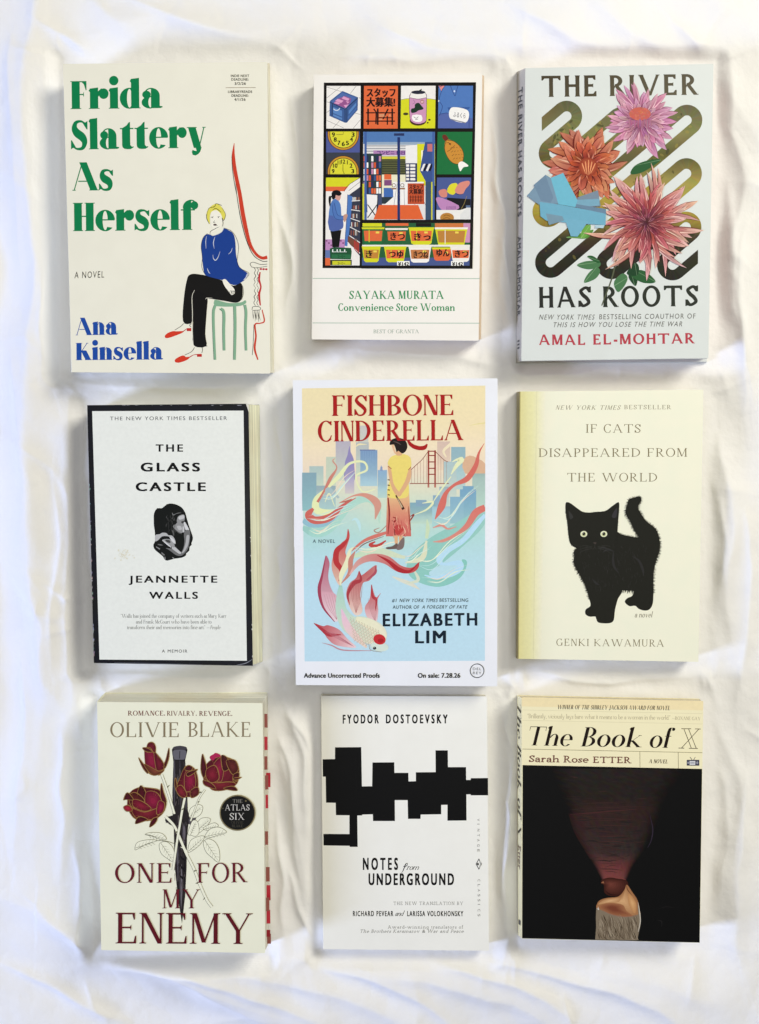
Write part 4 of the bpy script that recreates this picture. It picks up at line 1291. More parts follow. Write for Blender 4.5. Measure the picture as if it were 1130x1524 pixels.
    cup(316, 412, 984, 1064, YE, (196, 136, 60), 'き'); cup(432, 548, 984, 1064, YE, OR, 'つゆ'); cup(562, 680, 984, 1066, (232, 228, 220), (196, 124, 72), 'きつね', (226, 222, 210), False); cup(686, 790, 990, 1056, OR, (214, 100, 56), 'ゆん', YE, False); cup(782, 890, 986, 1062, (228, 224, 214), OR, 'きつ', (226, 222, 210), False)
    for x in (500, 785): p.rect(x, 1058, x + 66, 1083, (236, 234, 226)); p.text('¥142', x + 6, x + 62, 1082, 18, (0.035, 1, 0), K)
    p.poly([(315, 1081), (888, 1082), (888, 1098), (312, 1097)], (28, 26, 24)); p.poly([(886, 858), (902, 858), (898, 1098), (882, 1098)], (28, 26, 24))
    B.add('cover_picture')
    return B
book_panels()

# ---------- jacketed hardback with three chrysanthemums over a winding river-ribbon
def book_flowers():
    B = Book('river', 'hardback_book', 'pale grey jacketed hardback with three big flowers and blue tape strips', .022,
             (207, 212, 207), (206, 150, 140), base=[(769.5, 107), None, (1054.5, 539.5), (768.5, 540.5)], ct=.0028, inset=.003, rough=.42, spec=.22, spine_c=(176, 172, 162))
    p = B.pr.frame()
    def moss(y):
        st = [(100, (74, 66, 50)), (140, (92, 86, 62)), (165, (104, 104, 70)), (200, (128, 126, 76)), (235, (92, 88, 50)), (270, (160, 146, 74)), (310, (172, 152, 64)), (335, (140, 122, 52)), (352, (62, 58, 38)), (380, (42, 41, 31)), (460, (34, 35, 30))]
        for (a, ca), (b, cb) in zip(st, st[1:]):
            if y <= b: return mix(ca, cb, max(0, (y - a) / (b - a)))
        return st[-1][1]
    HUM = Face(T=.185, t=.13, s=.028, st=.02, br=.14, sp=.17)
    p.text('THE', 806.3, 888, 144.4, 31.5, HUM, lambda x, y: mix(moss(y - 10), (66, 56, 44), .35), 143.4)
    p.text('RIVER', 907.5, 1040, 143, 31, HUM, lambda x, y: mix(moss(y), (80, 72, 54), .5), 141)
    B.add('title', mat=INK_GLOSS)
    p.text('HAS', 802.3, 880, 458.2, 31, HUM, (36, 38, 34), 457)
    p.text('ROOTS', 897.5, 1039.5, 457.2, 31, HUM, (38, 44, 36), 455.4)
    B.add('title', mat=INK_GLOSS)
    RED = (184, 66, 78)
    p.text('AMAL', 802.3, 871, 513.4, 15.5, HUM, RED)
    p.text('EL-MOHTAR', 883, 1034.6, 513, 15.5, HUM, RED, 511)
    B.add('author_name')
    ITS = (0.0, 1.25, .3)
    p.text('NEW YORK TIMES', 802.3, 885.5, 475.6, 7.4, ITS, (92, 92, 86)); p.text('BESTSELLING COAUTHOR OF', 892, 1035.5, 475.2, 7.4, (0, 1.25, 0.08), (92, 92, 86), 474)
    p.text('THIS IS HOW YOU LOSE THE TIME WAR', 824.2, 1015.4, 487, 7.2, ITS, (92, 92, 86), 485.6)
    B.add('blurb')
    # ribbon: one winding band of diagonal runs joined by round bends
    nx, ny, dx, dy = .647, .762, .762, -.647
    R = 15.05
    ends = [531.4, 481.3, 588, 418, 664, 372, 612, 440, 560, 508]
    def pt(s_, a_): return (s_ * nx + a_ * dx, s_ * ny + a_ * dy)
    HW = 7.9
    L = []
    for s_ in (663 - HW, 663 + HW): L.append(pt(s_, (806.5 - nx * s_) / dx))
    for k, a_ in enumerate(ends):
        sc = 678 + 30.1 * k
        up = 1 if k % 2 == 0 else -1
        n = 22
        for i in range(n + 1):
            t_ = math.radians(180 * i / n)
            for r_ in (R + HW, R - HW):
                L.append(pt(sc - r_ * math.cos(t_), a_ + up * r_ * math.sin(t_)))
        if k % 2 == 1:
            L[-2 * (n + 1):] = [q_ for i in range(n + 1) for q_ in (L[-2 * (n + 1):][2 * i + 1], L[-2 * (n + 1):][2 * i])]
        if k < len(ends) - 1:                       # points along the run, for the change of colour
            s1 = sc + R; a0, a1 = a_, ends[k + 1]
            for i in range(1, 12):
                aa = a0 + (a1 - a0) * i / 12
                e = (s1 + HW, s1 - HW) if k % 2 == 0 else (s1 - HW, s1 + HW)
                L += [pt(e[0], aa), pt(e[1], aa)]
    sl = 678 + 30.1 * 9 + R
    for s_ in (sl - HW, sl + HW): L.append(pt(s_, (1039 - nx * s_) / dx))
    p.put(L, [[2 * i, 2 * i + 1, 2 * i + 3, 2 * i + 2] for i in range(len(L) // 2 - 1)], [jit(moss(y), 8) for x, y in L])
    for i in range(130):                             # mossy mottling of the painted landscape inside the band
        k = random.randrange(9); s_ = 693 + 30.1 * k + random.uniform(-5, 5); a_ = random.uniform(min(ends[k], ends[k + 1]), max(ends[k], ends[k + 1]))
        x, y = pt(s_, a_)
        p.ell(x, y, random.uniform(1.5, 5), random.uniform(1, 2.6), mix(moss(y), random.choice([(44, 42, 22), (168, 150, 70), (96, 84, 42), (40, 40, 26)]), .4), n=9, rot=random.random() * 3)
    p.frame(760, 80, .30845)
    B.add('printed_ribbon')
    # leaves
    def leaf(pts, c):
        p.poly(pts, c, 5)
        p.stroke([pts[0], pts[len(pts) // 2]], [3, 1.5], mix(c, (190, 210, 170), .45))
    L1, L2, L3 = (44, 92, 52), (74, 120, 78), (30, 66, 40)
    for pts, c in (([(725, 512), (660, 515), (600, 540), (580, 580), (640, 570)], L1), ([(320, 1020), (370, 1000), (430, 1005), (425, 1030), (370, 1040)], L2), ([(355, 1105), (375, 1060), (415, 1030), (432, 1050), (410, 1085)], L2), ([(370, 980), (395, 975), (430, 1000), (420, 1010)], L1),
                   ([(500, 1120), (505, 1090), (540, 1060), (565, 1080), (550, 1120), (520, 1150)], L2), ([(600, 1120), (570, 1080), (580, 1050), (610, 1060), (612, 1100)], L3), ([(700, 1100), (650, 1050), (600, 1045), (580, 1070), (640, 1105)], L1),
                   ([(270, 885), (310, 890), (370, 890), (400, 850), (360, 860)], (86, 140, 60)), ([(340, 890), (350, 840), (385, 825), (378, 870)], (110, 168, 72)), ([(600, 1010), (560, 1060), (610, 1070), (620, 1030)], L3)):
        leaf(pts, c)
    p.stroke([(510, 990), (490, 1080), (440, 1215)], [9, 7, 5], (86, 92, 70))
    B.add('printed_leaves')
    # flowers
    def petal(cx, cy, a, r0, r1, w_, c, tip, edge, bend=0):
        ca, sa = math.cos(a), math.sin(a)
        def pt(r, o):
            o += bend * (r - r0) ** 2 / (r1 - r0) / 60
            return (cx + r * ca - o * sa, cy + (r * sa + o * ca) * 1.0)
        d = r1 - r0
        out = [pt(r0, -w_ * .25), pt(r0 + d * .45, -w_ * .5), pt(r0 + d * .8, -w_ * .42), pt(r1, -w_ * .06), pt(r1, w_ * .06), pt(r0 + d * .8, w_ * .42), pt(r0 + d * .45, w_ * .5), pt(r0, w_ * .25)]
        q = [p.tr(v) for v in crom(out, 3, True)]
        n = len(q)
        ctr = p.tr((cx, cy))
        R = max(math.hypot(v[0] - ctr[0], v[1] - ctr[1]) for v in q) or 1
        p.put(q, [list(t_) for t_ in tessellate_polygon([[Vector((v[0], v[1], 0)) for v in q]])], [mix(c, tip, min(1, (math.hypot(v[0] - ctr[0], v[1] - ctr[1]) / R) ** 1.6)) for v in q])
        p.stroke([pt(r0 + d * .1, w_ * .05), pt(r0 + d * .5, w_ * .12), pt(r0 + d * .85, w_ * .05)], [w_ * .08, w_ * .13, w_ * .04], mix(c, edge, .55), mix(tip, edge, .3), smooth=3)
        p.stroke([pt(r0 + d * .15, -w_ * .3), pt(r0 + d * .5, -w_ * .46), pt(r0 + d * .82, -w_ * .38), pt(r1, 0)], [1, w_ * .11, w_ * .09, .8], mix(edge, c, .25), smooth=3)
        p.stroke([pt(r0 + d * .15, w_ * .22), pt(r0 + d * .5, w_ * .36), pt(r0 + d * .8, w_ * .3)], [.6, w_ * .15, .6], mix(tip, (250, 236, 222), .28), smooth=3)
    def bloom(cx, cy, rings, seed, sq=1.0):
        r = random.Random(seed)
        for (n, r0, r1, w_, c, tip, edge, js, bend) in rings:
            off = r.random() * 6.28
            order = list(range(n)); r.shuffle(order)
            for i in order:
                a = off + 2 * math.pi * i / n + r.uniform(-.1, .1)
                k = r.uniform(1 - js, 1 + js * .6)
                petal(cx + r.uniform(-3, 3), cy + r.uniform(-3, 3), a, r0, r1 * k, w_ * r.uniform(.75, 1.2), jit(c, 12), jit(tip, 10), edge, r.uniform(-bend, bend))
    # pink aster
    bloom(628, 326, [(30, 25, 168, 30, (158, 78, 112), (212, 158, 182), (110, 52, 78), .25, 14), (28, 20, 140, 27, (170, 88, 122), (218, 172, 192), (116, 56, 82), .22, 12), (24, 20, 110, 24, (146, 74, 102), (206, 158, 176), (96, 44, 70), .2, 8), (26, 10, 76, 13, (118, 54, 86), (190, 132, 160), (80, 36, 64), .2, 5)], 5)
    p.ell(625, 290, 52, 32, (196, 98, 84))
    for i in range(46):
        a = random.random() * 6.28; r_ = random.random() ** .5
        p.ell(625 + 50 * r_ * math.cos(a), 290 + 30 * r_ * math.sin(a), 5, 4, jit((196, 106, 90), 16), n=6)
    for i in range(30):
        x = 572 + i * 3.6; p.stroke([(x, 318 + random.uniform(-4, 8)), (x + random.uniform(-5, 5), 350 + random.uniform(-4, 12))], [6, 3], jit((168, 104, 134), 12))
    B.add('printed_flower', 'pink aster with orange centre, printed near the top')
    # orange dahlia
    bloom(365, 540, [(24, 30, 182, 50, (142, 58, 44), (206, 128, 100), (96, 28, 26), .30, 30), (20, 25, 158, 46, (156, 66, 48), (216, 146, 112), (92, 26, 24), .26, 24), (16, 20, 116, 40, (132, 42, 34), (212, 116, 78), (76, 20, 20), .2, 16), (13, 10, 82, 34, (100, 30, 26), (190, 90, 60), (60, 16, 16), .18, 10)], 9)
    p.soft([(329, 545), (345, 510), (375, 500), (408, 515), (421, 545), (405, 580), (375, 590), (342, 578)], (150, 62, 42), (214, 124, 80), 6)
    for i in range(9): p.stroke([(345 + i * 8, 512 + abs(4 - i) * 4), (352 + i * 6, 548), (362 + i * 3, 586 - abs(4 - i) * 2)], [3, 5, 2], (150, 52, 40) if i % 2 else (236, 160, 110))
    B.add('printed_flower', 'orange dahlia, printed at the left')
    # coral spider chrysanthemum
    bloom(655, 815, [(38, 40, 236, 29, (144, 60, 62), (228, 188, 174), (96, 32, 40), .26, 40), (34, 35, 206, 27, (154, 68, 68), (222, 170, 158), (92, 28, 38), .24, 36), (26, 30, 178, 24, (136, 46, 52), (214, 136, 130), (82, 24, 34), .22, 28), (24, 25, 130, 21, (110, 36, 44), (196, 104, 104), (64, 20, 28), .2, 18), (20, 12, 88, 18, (84, 30, 40), (164, 74, 86), (48, 16, 26), .2, 10), (14, 4, 48, 15, (76, 28, 40), (160, 80, 96), (44, 16, 26), .2, 6)], 14)
    B.add('printed_flower', 'large coral chrysanthemum with thin curled petals, printed at the right')
    # strips of blue tape stuck on the jacket
    p.frame(780, 250, .13274)
    tp = [([(240, 75), (300, 110), (385, 400), (165, 410), (35, 310)], (122, 150, 170)), ([(110, 190), (240, 78), (330, 330), (300, 390), (190, 370)], (112, 138, 160)), ([(600, 330), (830, 250), (860, 430), (580, 440)], (122, 140, 156)), ([(560, 360), (845, 345), (845, 420), (570, 440)], (120, 166, 186)),
          ([(175, 380), (400, 410), (920, 510), (915, 640), (560, 620), (250, 590), (185, 540)], (112, 172, 194)), ([(245, 510), (430, 540), (450, 590), (280, 640)], (120, 150, 166)), ([(560, 400), (920, 460), (920, 515), (580, 440)], (106, 134, 156)), ([(300, 110), (440, 55), (600, 360), (575, 440), (385, 405)], (112, 184, 204)), ([(455, 560), (720, 600), (650, 700), (600, 770), (525, 765)], (116, 174, 196)), ([(800, 640), (905, 640), (890, 675), (800, 670)], (170, 196, 206))]
    for pts, c in tp:
        B_ = p
        B_.poly(pts, c)
        p.done('tape_strip', B.cover, INK)
    # red boards peep out under the jacket at the tail; spine lettering
    sp = B.spine_face()
    H = B.q[3][1] - B.q[0][1]
    for s, u0, u1 in (('THE RIVER HAS ROOTS', .06, .50), ('AMAL EL-MOHTAR', .57, .84)):
        sp.text_at(s, (u0, .78), (u1 - u0, 0), (0, -.5), (0.02, 1.2, 0), (78, 80, 80))
        sp.done('spine_title' if u0 < .5 else 'spine_author', B.spine, INK)
    for i in range(3): sp.rect(.925 + i * .012, .35, .931 + i * .012, .7, (60, 60, 60))
    sp.done('spine_mark', B.spine, INK)
    return B
book_flowers()

# ---------- worn memoir, white front inside a black border
def book_memoir():
    B = Book('glass', 'paperback_book', 'worn paperback with thick black border round a white cover and a small torn-edged photo', .025,
             (16, 18, 25), (240, 236, 204), base=[None, (388, 602), (392.5, 985.5), None], rough=.42, cover2=(24, 26, 34), spec=.22, spine_c=(18, 20, 28))
    p = B.pr.frame()
    p.grid([(137.4, 611.9), (362.6, 611.1), (367.6, 983.4), (148.2, 981.6)], 6, 8, lambda u, v: (226, 228, 218))
    B.add('white_panel')
    p.text('THE NEW YORK TIMES BESTSELLER', 164, 338, 625.5, 5.4, (0.006, 1.25, 0), (98, 100, 98), 625)
    B.add('tagline')
    p.text('THE', 232.5, 272, 672, 10.4, (0.03, 1.35, 0), BLACKI); p.text('GLASS', 210.4, 297, 701.4, 12.4, (0.032, 1.3, 0), BLACKI); p.text('CASTLE', 203, 305.7, 730.6, 12.4, (0.032, 1.3, 0), BLACKI)
    B.add('title')
    p.text('JEANNETTE', 192.2, 323, 867, 10, (0.026, 1.3, 0), BLACKI); p.text('WALLS', 222.7, 294.3, 891, 10, (0.026, 1.3, 0), BLACKI)
    B.add('author_name')
    q = (84, 84, 78)
    p.text('\u201cWalls has joined the company of writers such as Mary Karr', 180, 337, 919.4, 5.6, ROMAN, q)
    p.text('and Frank McCourt who have been able to', 202.5, 315, 928, 5.6, ROMAN, q)
    p.text('transform their sad memories into fine art.\u201d \u2014', 189.4, 312, 936.3, 5.6, ROMAN, q); p.text('People', 313, 328.3, 936.3, 5.6, ROMAN_I, q)
    B.add('quotation')
    p.text('A MEMOIR', 241.2, 278.8, 971.2, 4.4, (0.008, 1.3, 0), (70, 70, 70))
    B.add('subtitle')
    # torn-edged black and white picture of a girl in profile
    p.frame(215, 740, .07965)
    BK = (27, 29, 27)
    p.poly([(240, 205), (330, 205), (420, 130), (520, 118), (620, 145), (700, 195), (765, 290), (800, 420), (850, 580), (900, 720), (905, 790), (880, 860), (885, 890), (845, 930), (840, 1000), (780, 1050), (780, 1085), (700, 1130), (560, 1150), (430, 1185), (375, 1160), (350, 1110), (280, 1050), (230, 1010), (180, 955), (170, 880), (200, 820), (195, 640), (180, 540), (175, 380), (185, 290)], BK, 2)
    def g(v): return (v, v, v - 2)
    p.poly([(620, 380), (660, 340), (740, 325), (755, 400), (740, 460), (765, 500), (760, 580), (720, 650), (680, 670), (600, 620), (560, 570), (600, 470)], g(150), 4)
    p.poly([(640, 370), (730, 335), (745, 390), (660, 420)], g(190), 4); p.poly([(610, 540), (680, 540), (700, 600), (640, 610)], g(178), 4)
    p.poly([(690, 455), (745, 440), (750, 475), (705, 490)], g(70), 3); p.poly([(535, 545), (570, 510), (580, 570), (550, 580)], g(140), 3)
    p.poly([(735, 480), (765, 470), (840, 610), (820, 625), (770, 610)], g(205), 2); p.poly([(715, 560), (735, 545), (750, 640), (718, 655)], g(190), 2)
    p.poly([(765, 620), (845, 620), (855, 720), (835, 900), (800, 990), (740, 1060), (680, 1095), (590, 1080), (470, 990), (400, 950), (520, 960), (560, 920), (600, 980), (680, 1030), (730, 950), (750, 820), (740, 700)], g(116), 4)
    p.poly([(790, 720), (840, 720), (820, 880), (760, 1000), (700, 1050), (740, 960), (775, 840)], g(172), 4); p.poly([(510, 950), (560, 920), (650, 1000), (690, 1040), (660, 1060), (580, 1010)], g(186), 4)
    p.poly([(205, 710), (290, 690), (330, 665), (410, 670), (450, 710), (520, 720), (575, 800), (575, 880), (500, 800), (470, 740), (380, 725), (320, 740), (260, 800), (205, 820)], g(176), 3)
    p.poly([(330, 800), (420, 780), (500, 800), (560, 880), (560, 940), (480, 910), (400, 860)], g(160), 3); p.poly([(390, 800), (470, 800), (490, 850), (430, 845)], g(70), 3); p.poly([(470, 740), (560, 800), (575, 860), (520, 830)], g(206), 3)
    p.stroke([(340, 805), (420, 870), (500, 935)], [10, 26, 14], g(205)); p.stroke([(250, 880), (300, 890), (350, 895)], [14, 24, 6], g(110)); p.stroke([(220, 925), (290, 970)], [12, 22], g(150), smooth=0); p.stroke([(320, 1035), (375, 1085)], [20, 24], g(130), smooth=0); p.stroke([(385, 1110), (385, 1165)], [8, 20], g(160), smooth=0); p.stroke([(525, 1120), (555, 1150)], [10, 24], g(150), smooth=0)
    for i in range(26):
        x = 420 + random.random() * 170; y = 280 + random.random() * 330
        p.stroke([(x, y), (x + random.uniform(-30, 30), y + 40), (x + random.uniform(-20, 40), y + 80)], [2, random.uniform(6, 14), 2], g(random.randint(44, 84)))
    p.stroke([(520, 290), (540, 330), (590, 310), (640, 295), (690, 292)], [10, 20, 10, 12, 4], g(120)); p.stroke([(515, 610), (540, 660), (550, 720)], [10, 30, 14], g(90)); p.stroke([(560, 600), (640, 660), (700, 690)], [4, 16, 4], g(90))
    B.add('cover_picture')
    # wear: white flecks where the black film has rubbed off, a stain, a bent corner
    p.frame()
    r = random.Random(4)
    for i in range(34):
        u = r.random() ** .8; y = 690 + u * 290
        x = 130 + (y - 603) * .0262
        p.poly([(x + r.uniform(-.1, .3), y), (x + r.uniform(.6, 1.6), y + r.uniform(.2, 1)), (x + r.uniform(.4, 1.4), y + r.uniform(1.5, 4)), (x, y + r.uniform(2, 6))], jit((150, 153, 160), 26))
    for i in range(8):
        y = 640 + r.random() * 340; x = 370.2 + (y - 601) * .0167
        p.poly([(x, y), (x - r.uniform(.6, 1.6), y + 1), (x - .2, y + r.uniform(2, 5))], (200, 200, 196))
    for i in range(14):
        x = 165 + r.random() * 200; p.poly([(x, 602.8), (x + r.uniform(2, 7), 603), (x + 2, 603 + r.uniform(.4, 1))], (150, 150, 156))
    B.add('scuff_marks')
    p.poly([(366.2, 601.1), (370.1, 600.8), (370.6, 614), (368.6, 608)], (214, 210, 196))
    B.add('peeled_corner')
    p.stroke([(352, 990), (366, 987), (376, 981)], [.4, 1, .4], (150, 152, 160)); p.stroke([(170, 986), (230, 987.5), (300, 989)], [.5, 1, .4], (90, 92, 100))
    B.add('scuff_marks')
    for i in range(34):
        p.ell(184 + r.gauss(0, 5.5), 826 + r.gauss(0, 3.5), r.uniform(.5, 1.8), r.uniform(.4, 1.2), mix((226, 228, 218), (206, 192, 148), r.uniform(.2, .55)), n=9, rot=r.random() * 3)
    B.add('stain')
    return B
book_memoir()

# ---------- pale yellow book with a black kitten
def book_kitten():
    B = Book('cat', 'hardback_book', 'pale yellow book with a black kitten standing on its cover', .015,
             (231, 229, 205), (214, 206, 160), base=[(769, 584), None, None, (768.5, 979)], rough=.5, cover2=(228, 228, 204), spine_c=(150, 140, 96), ct=.0012)
    p = B.pr.frame()
    Y = (231, 229, 180); C0 = (231, 229, 205)
    def fade(u, v): return mix((226, 222, 164), Y, min(1, u * 3)) if u < .5 else mix(Y, C0, (u - .5) * 2)
    p.grid([(773.7, 582.9), (812, 582.4), (806, 981), (771, 980.4)], 12, 10, fade)
    B.add('cover_tint')
    INKB = (124, 112, 80)
    p.text('NEW YORK TIMES', 827, 924.5, 609.7, 6.4, Face(T=.12, t=.05, s=.06, st=.03, br=.03, sp=.26, slant=.28), INKB); p.text('BESTSELLER', 929.3, 999, 609, 6.2, Face(T=.11, t=.05, s=.07, st=.03, br=.03, sp=.22), INKB)
    B.add('tagline')
    p.text('IF CATS', 872, 953.5, 644, 12.6, LIGHT, INKB); p.text('DISAPPEARED FROM', 801.8, 1023, 680, 12.6, LIGHT, INKB, 679.6); p.text('THE WORLD', 844.6, 978, 716.6, 12.6, LIGHT, INKB)
    B.add('title')
    p.text('GENKI KAWAMURA', 828.3, 988.5, 961, 10.4, LIGHT, INKB, 962.4)
    B.add('author_name')
    p.text('a novel', 945, 972, 918.8, 8.4, Face(T=.13, t=.05, s=.04, st=.03, br=.02, xh=.6, sp=.12, slant=.3), (110, 100, 80))
    B.add('subtitle')
    p.frame(835, 730, .14159)
    BK = (37, 37, 32)
    r = random.Random(3)
    def fur(pts, c, ln=14, den=7, smooth=6, where=None):
        q = crom(pts, smooth, True)
        p.poly(q, c)
        cx = sum(v[0] for v in q) / len(q); cy = sum(v[1] for v in q) / len(q)
        ar = sum(q[i - 1][0] * q[i][1] - q[i][0] * q[i - 1][1] for i in range(len(q)))
        sg = 1 if ar > 0 else -1
        v = []; f = []
        for i in range(len(q)):
            a, b = q[i - 1], q[i]
            L = math.hypot(b[0] - a[0], b[1] - a[1])
            for k in range(max(1, int(L / den))):
                u = r.random(); x, y = mix2(a, b, u)
                if where and not where(x, y): continue
                nx, ny = (b[1] - a[1]) / L * sg, -(b[0] - a[0]) / L * sg
                tx, ty = (b[0] - a[0]) / L, (b[1] - a[1]) / L
                l_ = ln * r.uniform(.3, 1.1); sk = r.uniform(-.5, .5) * l_
                n0 = len(v)
                v += [(x - tx * 3.5 - nx * 4, y - ty * 3.5 - ny * 4), (x + tx * 3.5 - nx * 4, y + ty * 3.5 - ny * 4), (x + nx * l_ + tx * sk, y + ny * l_ + ty * sk + l_ * .3)]
                f.append([n0, n0 + 1, n0 + 2])
        if v: p.put([p.tr(a) for a in v], f, c, jig=2e-9)
    # tail and hindquarters, body, legs
    fur([(700, 140), (715, 95), (770, 75), (825, 62), (845, 95), (825, 140), (810, 180), (840, 240), (890, 315), (960, 370), (1010, 430), (1040, 540), (1030, 650), (1000, 740), (975, 850), (970, 960), (972, 1080), (965, 1190), (930, 1250), (880, 1262), (820, 1245), (780, 1212), (720, 1215), (672, 1172), (700, 1130), (745, 1110), (765, 1060), (700, 1052), (645, 1050), (560, 1060), (520, 900), (580, 640), (595, 465), (660, 470), (740, 485), (815, 492), (770, 420), (725, 320), (680, 230)], BK, 27, 4, where=lambda x, y: y < 1090)
    fur([(560, 560), (600, 700), (640, 900), (645, 1055), (600, 1140), (570, 1250), (555, 1360), (520, 1392), (450, 1396), (390, 1385), (368, 1340), (360, 1325), (300, 1325), (258, 1298), (262, 1250), (310, 1210), (295, 1130), (265, 1030), (220, 930), (140, 780), (140, 690), (150, 620), (300, 560)], BK, 24, 4, where=lambda x, y: y < 1190 and x < 300)
    p.poly([(540, 440), (640, 470), (680, 640), (560, 720), (480, 620)], BK, 3)
    # head with pointed ears
    fur([(50, 135), (75, 124), (110, 140), (170, 185), (225, 222), (290, 232), (370, 225), (440, 220), (485, 205), (550, 155), (608, 124), (612, 200), (604, 290), (596, 400), (590, 480), (560, 580), (480, 640), (380, 660), (260, 650), (150, 600), (100, 560), (80, 480), (66, 340), (48, 220)], BK, 9, 7, where=lambda x, y: 200 < y)
    for i in range(150):
        x, y = r.uniform(200, 900), r.uniform(560, 1040)
        if not (x < 560 or (x < 930 and y < 1000)) : continue
        if y > 700 and x < 180 + (y - 700) * .3: continue
        l_ = r.uniform(20, 60)
        p.stroke([(x, y), (x + r.uniform(-10, 14), y + l_ * .5), (x + r.uniform(-16, 22), y + l_)], [1, r.uniform(3, 6), 1], mix(BK, (66, 64, 64), r.uniform(.1, .5)))
    for pts in ([(555, 640), (548, 720), (560, 800), (610, 870)], [(750, 690), (820, 740), (860, 830), (870, 900)], [(330, 930), (370, 975), (405, 990)], [(400, 610), (450, 600), (490, 620)], [(440, 650), (490, 620), (560, 640)]):
        p.stroke(pts, [4, 22, 24, 4], mix(BK, (70, 68, 74), .35))
    p.poly([(535, 270), (570, 200), (590, 190), (585, 270), (560, 290)], (58, 56, 58), 4); p.poly([(80, 220), (100, 230), (130, 280), (95, 300)], (54, 54, 52), 4)
    for x, y in ((241, 457), (451, 457)):
        p.ell(x, y, 41, 37, (20, 20, 18)); p.ell(x, y, 36, 32, (222, 224, 190)); p.ell(x, y + 2, 25, 24, (196, 200, 150)); p.ell(x, y - 2, 14, 18, (34, 34, 30)); p.ell(x - 8, y - 12, 4, 4, (240, 240, 236), n=8)
    p.poly([(338, 545), (375, 545), (360, 568)], (66, 58, 54), 2); p.stroke([(358, 566), (352, 600), (330, 622)], [2, 5, 2], (58, 56, 52)); p.stroke([(356, 600), (378, 620)], [4, 2], (58, 56, 52))
    for a in (-1, 1):
        for k in range(3): p.stroke([(356 + a * 30, 590 + k * 10), (356 + a * 110, 580 + k * 24), (356 + a * 170, 590 + k * 36)], [2, 2, 1], (70, 70, 66))
    B.add('cover_picture')
    # joint of the board along the spine, thread of dark cloth
    p.frame()
    p.stroke([(799, 582.6), (794, 980.8)], .8, (222, 220, 180)); p.stroke([(774.2, 583), (771.6, 980)], 1.2, (176, 166, 110))
    B.add('hinge_crease')
    return B
book_kitten()

